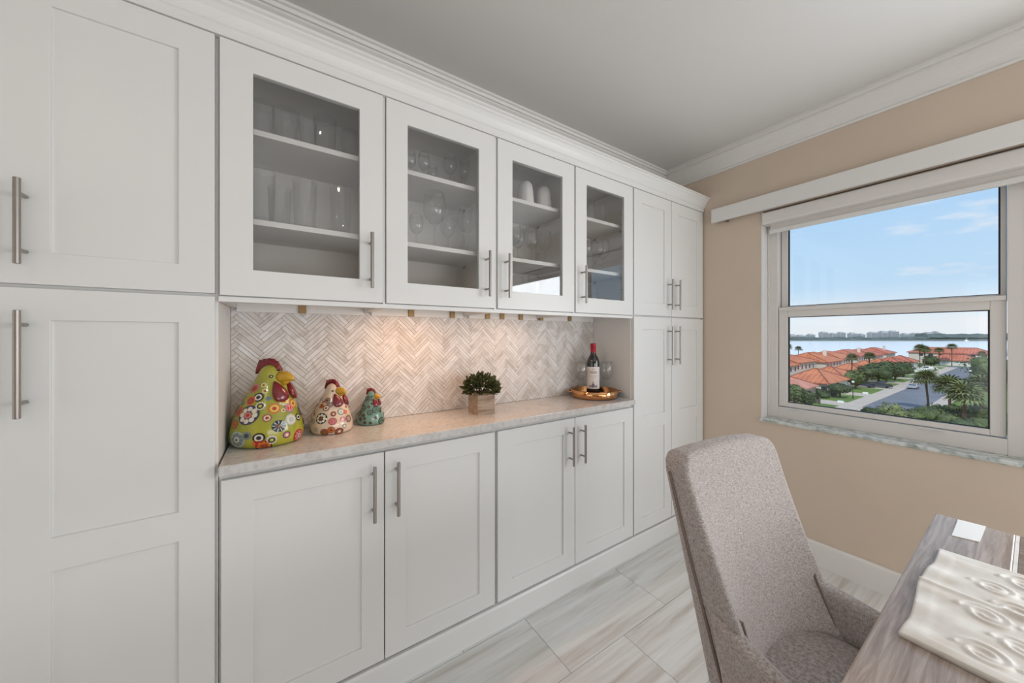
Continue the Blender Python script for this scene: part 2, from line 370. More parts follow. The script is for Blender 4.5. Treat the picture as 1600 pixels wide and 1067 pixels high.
# ---------------------------------------------------------------- windows
FY = YW+.090     # inner face of the window frame
def window(n, x0, x1, lm, rm, glass_l, glass_r):
    """x0..x1 whole unit; lm / rm widths of the fixed frame left and right"""
    win = empty('window_%d' % n, (x0, FY, WZ0)); tag(win, kind='structure')
    L = lambda bm: (bmesh.ops.translate(bm, verts=bm.verts[:], vec=(-x0, -FY, -WZ0)), bm)[1]
    sl, sr = x0+lm, x1-rm
    b = B()
    box(b, x0, sl, FY, FY+.10, WZ0, WZ1); box(b, sr, x1, FY, FY+.10, WZ0, WZ1)
    box(b, sl, sr, FY, FY+.10, WZ0, .842); box(b, sl, sr, FY, FY+.10, 2.03, WZ1)
    box(b, sr+.045, sr+.052, FY-.004, FY, WZ0, WZ1); box(b, x0+.004, x0+.012, FY-.006, FY, WZ0, WZ1)
    obj('frame', L(b), M['frame_white'], win, bevel=.002)
    b = B()                                        # lower sash
    g = .003
    za, zb = .846, 1.462
    box(b, sl+g, glass_l, FY+.012, FY+.048, za, zb); box(b, glass_r, sr-g, FY+.012, FY+.048, za, zb)
    box(b, glass_l, glass_r, FY+.012, FY+.048, za, .872); box(b, glass_l, glass_r, FY+.012, FY+.048, 1.402, zb)
    box(b, sl+g, sr-g, FY+.004, FY+.012, 1.441, zb)
    lo = obj('lower_sash', L(b), M['frame_white'], win, bevel=.0025)
    gasket(L, glass_l, glass_r, .872, 1.402, FY+.030, lo)
    obj('glass_pane', L(bx(glass_l, glass_r, FY+.034, FY+.038, .872, 1.402)), M['glass'], lo)
    b = B()
    ul, ur = glass_l-.012, glass_r+.026
    box(b, sl+g, ul, FY+.052, FY+.088, 1.44, 2.03); box(b, ur, sr-g, FY+.052, FY+.088, 1.44, 2.03)
    box(b, ul, ur, FY+.052, FY+.088, 1.44, 1.470); box(b, ul, ur, FY+.052, FY+.088, 1.995, 2.03)
    up = obj('upper_sash', L(b), M['frame_white'], win, bevel=.0025)
    gasket(L, ul, ur, 1.470, 1.995, FY+.068, up)
    obj('glass_pane', L(bx(ul, ur, FY+.072, FY+.076, 1.470, 1.995)), M['glass'], up)
    for f in (.18, .74):                           # tilt latches on the meeting rail, finger lifts on the bottom rail
        xc = sl+(sr-sl)*f
        obj('latch', L(bx(xc-.035, xc+.035, FY+.014, FY+.046, 1.463, 1.468)), M['frame_white'], win, bevel=.002)
    for f in (.115, .745):
        xc = sl+(sr-sl)*f
        obj('finger_lift', L(bx(xc-.045, xc+.045, FY-.010, FY+.002, .836, .842)), M['trimw'], win, bevel=.002)
    return win
def gasket(L, a, c, z0, z1, y, parent):
    b = B(); t = .006
    box(b, a, a+t, y-.003, y+.006, z0, z1); box(b, c-t, c, y-.003, y+.006, z0, z1)
    box(b, a+t, c-t, y-.003, y+.006, z0, z0+.004); box(b, a+t, c-t, y-.003, y+.006, z1-.004, z1)
    obj('gasket', L(b), M['black'], parent)
window(1, WX0, 1.40, .054, .158, .458, 1.197)
window(2, 1.40, 2.28, .054, .158, 1.50, 2.077)
window(3, 2.28, WX1, .054, .054, 2.38, 3.05)
# jamb liners and stone sill
b = B(); box(b, WX0-.001, WX0+.003, YW-.001, FY, WZ0, WZ1)
struct('trim_3', b, M['trimw'])
b = B(); n = 60
secs = []
for i in range(n+1):
    x = WX0-.004+(WX1-WX0+.008)*i/n
    r = random.uniform(-.0022, .0022); r2 = random.uniform(-.002, .002)
    secs.append([b.verts.new(p) for p in ((x, YW+.10, .772), (x, YW-.008+r, .772), (x, YW-.016+r2, .766), (x, YW-.014+r, .757+r2), (x, YW-.006, .751+r), (x, YW+.10, .751))])
for a, c in zip(secs, secs[1:]):
    for k in range(6): b.faces.new((a[k], a[(k+1) % 6], c[(k+1) % 6], c[k]))
b.faces.new(secs[0]); b.faces.new(list(reversed(secs[-1])))
struct('trim_4', b, M['sill'])

# roller blind and valance board
bl = empty('roller_blind', (WX0+.009, YW, 1.97))
tag(bl, 'white roller blind cassette with its shade drawn up at the window top', 'blind')
Lb = lambda bm: (bmesh.ops.translate(bm, verts=bm.verts[:], vec=(-WX0-.009, -YW, -1.97)), bm)[1]
obj('cassette', Lb(extrude_profile(B(), [(YW-.006, 1.978), (YW-.010, 1.990), (YW-.010, 2.046), (YW-.004, 2.052), (YW+.075, 2.052), (YW+.075, 1.978)], 'x', WX0+.012, WX1-.012)), M['frame_white'], bl)
obj('end_cap', Lb(bx(WX0+.009, WX0+.012, YW-.012, YW+.077, 1.976, 2.054)), M['trimw'], bl)
obj('shade', Lb(bx(WX0+.03, WX1-.03, YW+.050, YW+.053, 1.945, 1.985)), M['frame_white'], bl)
obj('fill_backing_shade', Lb(bx(1.44, WX1-.02, YW+.045, YW+.048, .80, 1.985)), M['frame_white'], bl)  # unseen shade, added as backing for the window fill lamp
obj('hem_bar', Lb(bx(WX0+.026, WX1-.026, YW+.040, YW+.062, 1.926, 1.950)), M['trimw'], bl, bevel=.003)
va = empty('valance', (.075, YW, 2.06))
tag(va, 'long white valance board mounted on the tan wall above the window', 'valance')
Lv = lambda bm: (bmesh.ops.translate(bm, verts=bm.verts[:], vec=(-.075, -YW, -2.06)), bm)[1]
obj('board', Lv(bx(.075, 3.4, YW-.048, YW-.030, 2.059, 2.150)), M['trimw'], va, bevel=.002)
obj('return_board', Lv(bx(.078, .092, YW-.031, YW, 2.064, 2.148)), M['trimw'], va)
obj('bracket', Lv(bx(.155, .167, YW-.030, YW, 2.052, 2.066)), M['nickel'], va)

# frame and drawn shade added out of view to back the side fill lamp
fill_frame = struct('window_4', bx(XR-.035, XR, -.68, 2.28, .13, 1.62), M['frame_white'])
obj('shade', bx(XR-.045, XR-.036, -.62, 2.22, .18, 1.56), M['frame_white'], fill_frame)
# ---------------------------------------------------------------- cabinets
def shaker(y0, y1, z0, z1, holes, t=.02, rec=.008, glazed=False):
    """door slab, front face at x=0; holes are recessed panels (or openings when glazed)"""
    bm = B(); st = .004
    ys = sorted({y0, y1, *[h[0] for h in holes], *[h[1] for h in holes]}); zs = sorted({z0, z1, *[h[2] for h in holes], *[h[3] for h in holes]})
    def inside(y, z): return any(h[0] < y < h[1] and h[2] < z < h[3] for h in holes)
    for ya, yb in zip(ys, ys[1:]):
        for za, zb in zip(zs, zs[1:]):
            if inside((ya+yb)/2, (za+zb)/2): continue
            bm.faces.new([bm.verts.new(p) for p in ((0, ya, za), (0, yb, za), (0, yb, zb), (0, ya, zb))])
            bm.faces.new([bm.verts.new(p) for p in ((-t, ya, za), (-t, ya, zb), (-t, yb, zb), (-t, yb, za))])
    def wall(pts): bm.faces.new([bm.verts.new(p) for p in pts])
    def split(a, c, arr): return [v for v in arr if a-1e-9 <= v <= c+1e-9]
    def ring(a, c, d, e, xa, xb):
        for yy in (a, c):
            s = split(d, e, zs)
            for p, q in zip(s, s[1:]): wall(((xa, yy, p), (xb, yy, p), (xb, yy, q), (xa, yy, q)))
        for zz in (d, e):
            s = split(a, c, ys)
            for p, q in zip(s, s[1:]): wall(((xa, p, zz), (xb, p, zz), (xb, q, zz), (xa, q, zz)))
    ring(y0, y1, z0, z1, 0, -t)
    for h in holes:
        if glazed: ring(*h, 0, -t)
        else:
            ring(*h, 0, -rec)
            a, c, d, e = h
            wall(((-rec, a, d), (-rec, c, d), (-rec, c, e), (-rec, a, e)))
            wall(((-t, a, d), (-t, a, e), (-t, c, e), (-t, c, d)))
    bmesh.ops.remove_doubles(bm, verts=bm.verts[:], dist=1e-5)
    return bm
def handle(parent, y, z0, z1):
    b = B(); tube(b, [(.035, y, z0), (.035, y, z1)], .006, 12)
    for z in (z0+.033, z1-.033): tube(b, [(0, y, z), (.033, y, z)], .0045, 8)
    return obj('handle', b, M['nickel'], parent, smooth=False, bevel=.0008)
S = .0765
def carcass(bm, y0, y1, z0, z1, xf=-.0400, t=.016, back=XB+.002, bottom=None):
    zb = z0 if bottom is None else bottom
    box(bm, back, xf, y0, y0+t, z0, z1); box(bm, back, xf, y1-t, y1, z0, z1)
    box(bm, back, xf, y0+t, y1-t, z1-t, z1); box(bm, back, xf, y0+t, y1-t, zb, zb+t)
    box(bm, back, back+.006, y0+t, y1-t, zb+t, z1-t)
    return bm

def tall_cabinet(name, y0, y1, label):
    t = empty(name, (0, y0, 0)); tag(t, label, 'cabinet')
    Lt = lambda bm: (bmesh.ops.translate(bm, verts=bm.verts[:], vec=(0, -y0, 0)), bm)[1]
    b = bx(XB+.002, -.0205, y0, y1, .0, 2.182)
    obj('carcass', Lt(b), M['paint'], t)
    mid = (y0+y1)/2
    for side in (0, 1):
        a, c = (y0+.006, mid-.002) if side == 0 else (mid+.002, y1-.006)
        hy = mid-.042 if side == 0 else mid+.042
        d = obj('door', Lt(shaker(a, c, 1.4105, 2.159, [(a+S, c-S, 1.488, 2.083)])), M['paint'], t, bevel=.0015)
        h = handle(d, hy-y0, 1.452, 1.647)
        d = obj('door', Lt(shaker(a, c, .111, 1.4015, [(a+S, c-S, .80, 1.325), (a+S, c-S, .19, .719)])), M['paint'], t, bevel=.0015)
        handle(d, hy-y0, 1.10, 1.347)
    return t
tall_cabinet('tall_cabinet', -.928, -.155, 'tall white shaker cabinet at the left edge of the picture, beside the hens')
tall_cabinet('tall_cabinet', 1.727, 2.504, 'tall white double-door shaker cabinet in the corner by the window wall')

CLIPS = [.069, .503, .709, .911, 1.001, 1.125, 1.272, 1.497]
UP = [(-.153, .3125, 'r'), (.3125, .786, 'r'), (.786, 1.2575, 'l'), (1.2575, 1.727, 'l')]
DOORS = [(-.150, .306), (.319, .778), (.794, 1.251), (1.264, 1.722)]
ul = ['first from the left, holding cut-glass tumblers', 'second from the left, holding stemmed glasses', 'third from the left, with two white mugs on top', 'fourth from the left, next to the tall corner cabinet']
for i, ((y0, y1, hs), (d0, d1)) in enumerate(zip(UP, DOORS)):
    t = empty('wall_cabinet', (0, y0, 1.39)); tag(t, 'white glass-door wall cabinet, ' + ul[i], 'cabinet')
    Lu = lambda bm, y0=y0: (bmesh.ops.translate(bm, verts=bm.verts[:], vec=(0, -y0, -1.39)), bm)[1]
    b = carcass(B(), y0, y1, 1.39, 2.182, bottom=1.412)
    obj('carcass', Lu(b), M['inside'], t)
    b = B()                                                  # face frame
    yl, yr = d0+.030, d1-.030
    box(b, -.0395, -.0204, y0, yl, 1.389, 2.182); box(b, -.0395, -.0204, yr, y1, 1.389, 2.182)
    box(b, -.0395, -.0204, yl, yr, 1.389, 1.425); box(b, -.0395, -.0204, yl, yr, 2.14, 2.182)
    box(b, -.0204, -.0060, y0, y1, 1.3885, 1.4035); box(b, -.0204, -.0085, d1+.002, y1, 1.4035, 2.16); box(b, -.0204, -.0085, y0, d0-.002, 1.4035, 2.16)
    obj('face_frame', Lu(b), M['paint'], t)
    gy0, gy1 = d0+S+.0015, d1-S-.0015
    d = obj('door', Lu(shaker(d0, d1, 1.407, 2.159, [(gy0, gy1, 1.487, 2.083)], glazed=True)), M['paint'], t, bevel=.0015)
    obj('glass_pane', Lu(bx(-.013, -.010, gy0, gy1, 1.487, 2.083)), M['cab_glass'], d)
    hy = d1-.043 if hs == 'r' else d0+.040
    h = handle(d, hy-y0, 1.454-1.39, 1.648-1.39)
    for z in (1.655, 1.937):
        sh = obj('shelf', Lu(bx(XB+.009, -.045, y0+.0165, y1-.0165, z-.018, z)), M['inside'], t, bevel=.001)
        for py in (y0+.017, y1-.021):
            for px in (-.075, -.285): obj('shelf_pin', Lu(bx(px-.008, px+.008, py, py+.004, z-.030, z-.018)), M['nickel'], sh)
    b = B()
    for k in range(9):
        for px in (-.075, -.285): tube(b, [(px, y1-.0175, 1.50+k*.065), (px, y1-.0155, 1.50+k*.065)], .0028, 6)
    tag(obj('pin_holes', Lu(b), M['black'], t), kind='stuff')
    obj('back_rail', Lu(bx(XB+.002, XB+.020, y0+.0165, y1-.0165, 1.376, 1.4115)), M['inside'], t)
    for yy in CLIPS:
        if not y0 < yy < y1: continue
        obj('light_clip', Lu(bx(XB+.020, XB+.028, yy-.013, yy+.013, 1.376, 1.408)), M['brass'], t, bevel=.001)

for y0, y1, lab in ((-.153, .786, 'white double-door base cabinet under the painted hens'), (.786, 1.727, 'white double-door base cabinet under the boxed plant and the copper tray')):
    t = empty('base_cabinet', (0, y0, 0)); tag(t, lab, 'cabinet')
    Lq = lambda bm, y0=y0: (bmesh.ops.translate(bm, verts=bm.verts[:], vec=(0, -y0, 0)), bm)[1]
    obj('carcass', Lq(bx(XB+.002, -.0205, y0, y1, 0, .8845)), M['paint'], t)
    a = -.147 if y0 < 0 else .794; c = .779 if y0 < 0 else 1.722; mid = .3125 if y0 < 0 else 1.2575
    for side in (0, 1):
        p, q = (a, mid-.002) if side == 0 else (mid+.002, c)
        d = obj('door', Lq(shaker(p, q, .111, .865, [(p+S, q-S, .188, .790)])), M['paint'], t, bevel=.0015)
        handle(d, (mid-.041 if side == 0 else mid+.041)-y0, .634, .829)

struct('trim_5', extrude_profile(B(), [(-.0205, 0), (.012, 0), (.012, .096), (.006, .104), (-.0205, .104)], 'y', -.928, 2.494), M['paint'])
cp = [(-.0205, 2.161), (.0035, 2.1615), (.0035, 2.178), (.005, 2.188), (.010, 2.192), (.014, 2.204), (.021, 2.218), (.030, 2.230), (.037, 2.236), (.038, 2.243), (.046, 2.246), (.046, 2.254), (-.0205, 2.254)]
struct('trim_6', extrude_profile(B(), cp, 'y', -.928, YW-.002), M['paint'])

ct = tag(obj('worktop', bx(XB, .026, -.150, 1.712, .885, .915), M['quartz'], bevel=.003), 'speckled quartz worktop running along the base cabinets below the herringbone tiles', 'worktop')

# herringbone backsplash
bs = empty('backsplash', (XB+.0006, .8, 1.15)); tag(bs, 'herringbone marble tile backsplash between the worktop and the wall cabinets', 'backsplash')
Y0, Y1, Z0, Z1 = -.1545, 1.7265, .9155, 1.389
obj('grout', (lambda bm: (bmesh.ops.translate(bm, verts=bm.verts[:], vec=(-XB, -.8, -1.15)), bm)[1])(bx(XB, XB+.0035, Y0, Y1, Z0, Z1)), M['grout'], bs)
def clip(poly):
    for ax, lim, sg in ((0, Y0+.001, 1), (0, Y1-.001, -1), (1, Z0+.001, 1), (1, Z1, -1)):
        o = []
        for i in range(len(poly)):
            p, q = poly[i], poly[(i+1) % len(poly)]
            ip, iq = sg*(p[ax]-lim) >= 0, sg*(q[ax]-lim) >= 0
            if ip: o.append(p)
            if ip != iq:
                f = (lim-p[ax])/(q[ax]-p[ax]); o.append((p[0]+f*(q[0]-p[0]), p[1]+f*(q[1]-p[1])))
        poly = o
        if len(poly) < 3: return None
    return poly
LT, WT = .104, .0287
tiles = []
c45 = math.sqrt(.5)
for n in range(-80, 81):
    for m in range(-20, 21):
        ox, oy = n*WT+m*LT, n*WT-m*LT
        cy_, cz_ = (ox-oy)*c45-.055, (ox+oy)*c45+1.10
        if not (-.4 < cy_ < 2.0 and .7 < cz_ < 1.6): continue
        f = .40 + .22*((n*7+m*3) % 3)/2
        for (rx, ry, rw, rh, along) in ((ox, oy, LT, WT, 0), (ox+LT, oy+WT-LT, WT, LT, 1)):
            cut = f if along == 0 else 1-f
            parts = [(rx, ry, rw, rh*cut), (rx, ry+rh*cut, rw, rh*(1-cut))] if along == 0 else [(rx, ry, rw*cut, rh), (rx+rw*cut, ry, rw*(1-cut), rh)]
            for (a, bb, ww, hh) in parts:
                g = .0008
                q = [(a+g, bb+g), (a+ww-g, bb+g), (a+ww-g, bb+hh-g), (a+g, bb+hh-g)]
                poly = clip([((u-v)*c45-.055, (u+v)*c45+1.10) for u, v in q])
                if poly: tiles.append(poly)
tiles.sort(key=lambda p: sum(v[0] for v in p)/len(p))
def tile_prism(bm, poly, c, d):
    t0 = [bm.verts.new((.002, y-c[0], z-c[1])) for y, z in poly]; t1 = [bm.verts.new((d, y-c[0], z-c[1])) for y, z in poly]
    bm.faces.new(t1)
    for i in range(len(poly)): bm.faces.new((t0[i], t0[(i+1) % len(poly)], t1[(i+1) % len(poly)], t1[i]))
rest = B()
for i, p in enumerate(tiles):
    d = .0055+random.uniform(-.0006, .0006)
    cy_ = sum(v[0] for v in p)/len(p); cz_ = sum(v[1] for v in p)/len(p)
    if i < 298:
        tb = B(); tile_prism(tb, p, (cy_, cz_), d); o = obj('tile', tb, M['marble'], bs); o.location = (0, cy_-.8, cz_-1.15)
    else: tile_prism(rest, p, (.8, 1.15), d)
tag(obj('tiles', rest, M['marble'], bs), kind='stuff')

# warm strip lamps under the wall cabinets
for yc, nm in ((.47, 'left'), (1.0, 'right')):
    st = empty('strip_light', (-.075, yc, 1.4075)); tag(st, 'slim warm strip light fixed under the wall cabinets, ' + ('behind the teal hen' if nm == 'left' else 'above the boxed plant'), 'light')
    obj('housing', bx(-.02, .02, -.12, .12, -.008, .004), M['frame_white'], st, bevel=.002)
    obj('diffuser', bx(-.012, .012, -.11, .11, -.0095, -.008), emit_mat('warm_diffuser_'+nm, (1, .62, .34), 2.0), st)
    ld = bpy.data.lights.new('strip_lamp', 'AREA'); ld.shape = 'RECTANGLE'; ld.size = .03; ld.size_y = .22; ld.energy = UNDER_LIGHT*(1.1 if nm == 'left' else .6); ld.color = (1, .54, .28)
    lo = bpy.data.objects.new('strip_lamp', ld); COL.objects.link(lo); lo.parent = st; lo.location = (0, 0, -.011)

# recessed downlights in the part of the ceiling behind and beside the camera
for k, (x, y) in enumerate(((1.75, -.9), (1.75, -2.8))):
    dl = empty('recessed_downlight', (x, y, ZC)); tag(dl, 'round white recessed ceiling downlight, ' + ['just behind the camera', 'furthest back in the room'][k], 'light')
    obj('trim_ring', lathe(B(), [(.062, -.002), (.085, -.004), (.088, -.0005), (.062, -.0005)], 28, close=True), M['trimw'], dl)
    obj('lens', lathe(B(), [(0, -.0012), (.062, -.0012), (.062, -.0002), (0, -.0002)], 28), emit_mat('downlight_lens', (1, .9, .78), 3), dl)
    ld = bpy.data.lights.new('downlight_lamp', 'AREA'); ld.shape = 'DISK'; ld.size = .12; ld.energy = DOWN_LIGHT; ld.color = (1, .88, .74)
    lo = bpy.data.objects.new('downlight_lamp', ld); COL.objects.link(lo); lo.parent = dl; lo.location = (0, 0, -.006)
#@@PART2
# ---------------------------------------------------------------- painted hens on the worktop
def hen(name, label, cx, cy, R, H, face, body, seed, flowers):
    shift = face-math.radians(22)       # the painted design is laid out from the side that shows
    rnd = random.Random(seed)
    t = empty(name, (cx, cy, .915), face); tag(t, label, 'figurine', 'painted hen figurines on the worktop')
    zs_ = [0, .012, .05, .11, .20, .30, .40, .50, .60, .70, .79, .87, .93, .97, .99]
    rs_ = [.86, .93, .985, 1.0, .985, .93, .84, .73, .61, .495, .40, .335, .27, .17, 0]
    HB = H*.885
    def rad(u):
        for i in range(len(zs_)-1):
            if zs_[i] <= u <= zs_[i+1]:
                f = (u-zs_[i])/(zs_[i+1]-zs_[i]); f2 = f
                return R*(rs_[i]+(rs_[i+1]-rs_[i])*f2)
        return 0
    def cen(u): return .10*R*max(0, (u-.35))**1.2*2.0
    def surf(th, u, e=0.):
        r = rad(u)+e
        dy = .93
        return Vector((cen(u)+r*math.cos(th), dy*r*math.sin(th), HB*u))
    b = B(); seg = 40; us = [0.0]+[i/30 for i in range(0, 29)]+[.955, .975, .99]
    us = sorted(set(us)); rings = []
    for u in us[:-1]: rings.append([b.verts.new(surf(2*PI*i/seg, u)) for i in range(seg)])
    top = b.verts.new(surf(0, .99)); bot = b.verts.new((0, 0, 0))
    for a, c in zip(rings, rings[1:]):
        for i in range(seg): b.faces.new((a[i], a[(i+1) % seg], c[(i+1) % seg], c[i]))
    for i in range(seg):
        b.faces.new((rings[-1][i], rings[-1][(i+1) % seg], top)); b.faces.new((rings[0][(i+1) % seg], rings[0][i], bot))
    bo = obj('body', b, body, t, smooth=True)
    # comb: scalloped fin
    b = B(); n = 26; W_ = .012*R/.11
    x0, x1 = -.36*R+cen(.9), .30*R+cen(.9)
    pr = []
    for i in range(n+1):
        f = i/n; x = x0+(x1-x0)*f
        hgt = HB*(.115*(1-.55*f)+.012*abs(math.sin(f*PI*5.0)))*min(1, .35+f*9)*min(1, (1-f)*7+.15)
        base = HB*(.955-.14*abs(f-.62)**1.4)
        pr.append((x-.10*R*(1-f)*.6, base, base+hgt+HB*.02))
    cols = []
    for x, z0, z1 in pr:
        cols.append([b.verts.new(p) for p in ((x, -W_, z0-.02*H), (x, -W_*.9, z0+(z1-z0)*.6), (x, -W_*.35, z1), (x, W_*.35, z1), (x, W_*.9, z0+(z1-z0)*.6), (x, W_, z0-.02*H))])
    for a, c in zip(cols, cols[1:]):
        for k in range(6): b.faces.new((a[k], a[(k+1) % 6], c[(k+1) % 6], c[k]))
    b.faces.new(cols[0]); b.faces.new(list(reversed(cols[-1])))
    obj('comb', b, M['comb'], t, smooth=True)
    # beak: short curved cone, two halves
    ub = .80; bx0 = surf(0, ub).x; zb = HB*ub
    b = B(); L = .40*R
    tube(b, [(bx0-.10*R, 0, zb+.03*R), (bx0+.02*R, 0, zb+.05*R), (bx0+.16*R, 0, zb+.05*R), (bx0+.30*R, 0, zb+.01*R), (bx0+L, 0, zb-.05*R)], [.20*R, .20*R, .165*R, .09*R, .012*R], 16)
    bk = obj('beak', b, M['beak'], t, smooth=True)
    b = B(); tube(b, [(bx0-.04*R, 0, zb-.10*R), (bx0+.12*R, 0, zb-.085*R), (bx0+.24*R, 0, zb-.08*R)], [.13*R, .11*R, .02*R], 12)
    obj('lower_beak', b, M['beak'], bk, smooth=True)
    # wattles: two flattened drops
    for sg in (-1, 1):
        b = B(); bmesh.ops.create_uvsphere(b, u_segments=16, v_segments=10, radius=1)
        for v in b.verts:
            zz = v.co.z; k = .62+.38*(-zz)
            v.co = Vector((v.co.x*.11*R, v.co.y*.33*R*k, zz*.35*R))
        u_ = .655; th = sg*.50
        p = surf(th, u_, .03*R)
        mat = Matrix.Translation(p) @ Matrix.Rotation(th, 4, 'Z') @ Matrix.Rotation(-.46, 4, 'Y') @ Matrix.Rotation(sg*-.22, 4, 'X')
        bmesh.ops.transform(b, matrix=mat, verts=b.verts[:])
        obj('wattle', b, M['comb'], t, smooth=True)
    # painted discs laid on the glaze: rings and petals
    def patch(b, th0, u0, pts, e, mi):
        r0 = rad(u0)
        def at(a, c):
            u = min(.98, max(.004, u0+c/(HB*1.1))); rr = max(rad(u), .25*R)
            return surf(th0+a/(.96*rr), u, e)
        vs_ = [b.verts.new(at(a, c)) for a, c in pts]
        ce = b.verts.new(at(sum(p[0] for p in pts)/len(pts), sum(p[1] for p in pts)/len(pts)))
        for i in range(len(vs_)):
            f = b.faces.new((vs_[i], vs_[(i+1) % len(vs_)], ce)); f.material_index = mi
    def flower(th, u, r, cols, kind):
        r *= 1.12
        b = B(); mats = [PAL[c] for c in cols]; e = .0008
        circ = lambda rr, n=16, ox=0, oy=0: [(ox+rr*math.cos(2*PI*i/n), oy+rr*math.sin(2*PI*i/n)) for i in range(n)]
        if kind == 'ring':
            for k, c in enumerate(cols): patch(b, th, u, circ(r*(1-k/len(cols)*.92)), e+k*.0005, k)
        elif kind == 'petal':                      # disc + round petals + eye
            patch(b, th, u, circ(r), e, 0)
            n = 8
            for i in range(n):
                a = 2*PI*i/n; patch(b, th, u, circ(r*.24, 8, r*.62*math.cos(a), r*.62*math.sin(a)), e+.0005, 1)
            patch(b, th, u, circ(r*.34, 10), e+.0010, 2)
            if len(cols) > 3: patch(b, th, u, circ(r*.16, 8), e+.0014, 3)
        elif kind == 'spoke':
            patch(b, th, u, circ(r), e, 0)
            n = 9
            for i in range(n):
                a = 2*PI*i/n+.2; w = .10
                patch(b, th, u, [(.20*r*math.cos(a), .20*r*math.sin(a)), (.9*r*math.cos(a-w), .9*r*math.sin(a-w)), (.9*r*math.cos(a+w), .9*r*math.sin(a+w))], e+.0005, 1)
            patch(b, th, u, circ(r*.17, 8), e+.0009, 2 if len(cols) > 2 else 1)
        elif kind == 'star':
            n = 10
            for i in range(n):
                a = 2*PI*i/n; patch(b, th, u, circ(r*.25, 8, r*.74*math.cos(a), r*.74*math.sin(a)), e, 0)
            patch(b, th, u, circ(r*.68), e+.0005, 1); patch(b, th, u, circ(r*.34, 10), e+.0010, 2)
        obj('flower', b, mats, t)
    for f in flowers: flower(f[0]-shift, *f[1:])
    for sg in (-1, 1):
        b = B()
        patch(b, sg*.92, .84, [(.055*R*math.cos(a), .055*R*math.sin(a)) for a in [2*PI*i/12 for i in range(12)]], .0012, 0)
        patch(b, sg*.92, .84, [(.022*R*math.cos(a), .022*R*math.sin(a)) for a in [2*PI*i/8 for i in range(8)]], .0018, 1)
        obj('eye', b, [PAL['black'], PAL['yellow']], t)
    return t
def fill_flowers(seed, R, H, sets, fixed, count, umax=.70, dmin=1.05):
    rnd = random.Random(seed); placed = list(fixed); tries = 0
    while len(placed) < count and tries < 4000:
        tries += 1
        u = rnd.uniform(.05, umax); th = rnd.uniform(-2.6, 2.6); cols, kind, lo, hi = rnd.choice(sets); r = R*rnd.uniform(lo, hi)*(1-.35*u)
        if abs(th-.5) < .75 and .48 < u < .80: continue
        ok = True
        for (t2, u2, r2, *_) in placed:
            rr = R*(1-.75*max(0, (u+u2)/2-.25))
            d = math.hypot((th-t2)*rr, (u-u2)*H*.9)
            if d < (r+r2)*dmin: ok = False; break
        if ok: placed.append((th, u, r, cols, kind))
    return placed
G_R, G_H = .113, .312
gf = [(-1.02, .40, .030, ('navy', 'white', 'pink', 'red'), 'petal'), (-.10, .25, .019, ('black', 'paleblue', 'orange'), 'spoke'), (.55, .08, .021, ('red', 'pink', 'white', 'navy'), 'petal'),
      (-.20, .46, .017, ('orange', 'yellow', 'red'), 'star'), (.35, .44, .018, ('grey', 'pink', 'red'), 'star'), (.98, .36, .018, ('black', 'olive', 'grey'), 'spoke'),
      (.20, .54, .018, ('white', 'yellow', 'darkgreen'), 'star'), (-.62, .14, .016, ('black', 'white', 'black'), 'ring'), (-.85, .60, .014, ('black', 'white', 'black'), 'ring'),
      (-1.25, .12, .026, ('paleblue', 'grey', 'white', 'navy'), 'petal'), (-.50, .035, .020, ('black', 'orange', 'rust', 'red'), 'petal'), (-.62, .075, .016, ('orange', 'red'), 'ring'),
      (-.42, .36, .012, ('rust', 'white', 'red'), 'ring'), (-.68, .50, .013, ('white', 'darkgreen', 'yellow'), 'star'), (-.95, .17, .013, ('grey', 'darkgreen'), 'ring'), (-.60, .67, .009, ('white', 'yellow', 'brown'), 'star'),
      (-.75, .74, .008, ('white', 'yellow', 'brown'), 'star'), (-1.30, .70, .016, ('pink', 'rust', 'red'), 'star'), (-1.15, .56, .015, ('orange', 'red', 'rust'), 'star'), (.10, .13, .012, ('navy', 'pink', 'white'), 'star'), (-.30, .10, .014, ('white', 'darkgreen', 'yellow'), 'star'),
      (.62, .48, .016, ('orange', 'yellow', 'rust'), 'star'), (.30, .30, .018, ('paleblue', 'white', 'paleblue'), 'petal'), (-1.5, .43, .017, ('orange', 'rust', 'red'), 'star'), (-1.45, .29, .015, ('rust', 'orange', 'red'), 'star')]
gs = [(('orange', 'red', 'rust'), 'star', .10, .15), (('black', 'white', 'black'), 'ring', .08, .12), (('navy', 'pink', 'white'), 'star', .10, .15), (('grey', 'teal'), 'ring', .08, .11), (('white', 'yellow', 'brown'), 'star', .07, .10)]
hen('ceramic_hen', 'largest painted hen, lime green with bright flowers, at the left end of the worktop', -.198, -.040, G_R, G_H, math.radians(54), M['hen_green'], 1, fill_flowers(11, G_R, G_H, gs, gf, 62, .74, .98))
C_R, C_H = .079, .216
cf = [(-1.05, .33, .019, ('black', 'white', 'brown'), 'petal'), (-.55, .11, .012, ('rust', 'orange', 'brown'), 'ring'), (-.18, .06, .014, ('wine', 'rust', 'white'), 'petal'), (-.85, .07, .013, ('brown', 'rust', 'olive'), 'petal'), (.40, .27, .017, ('paleblue', 'rust', 'paleblue', 'grey'), 'petal'),
      (.0, .43, .012, ('grey', 'white', 'paleblue'), 'ring'), (.50, .50, .010, ('white', 'rust'), 'ring'), (-.48, .27, .013, ('rust', 'pink', 'pink'), 'petal'), (-.9, .52, .011, ('brown', 'white', 'rust'), 'ring'), (-.95, .66, .010, ('rust', 'grey', 'wine'), 'ring'), (-.70, .58, .011, ('grey', 'rust', 'grey'), 'ring'), (.28, .41, .008, ('orange', 'pink'), 'ring'), (.02, .28, .010, ('rust', 'pink', 'orange'), 'ring'), (.08, .15, .008, ('grey', 'white'), 'ring')]
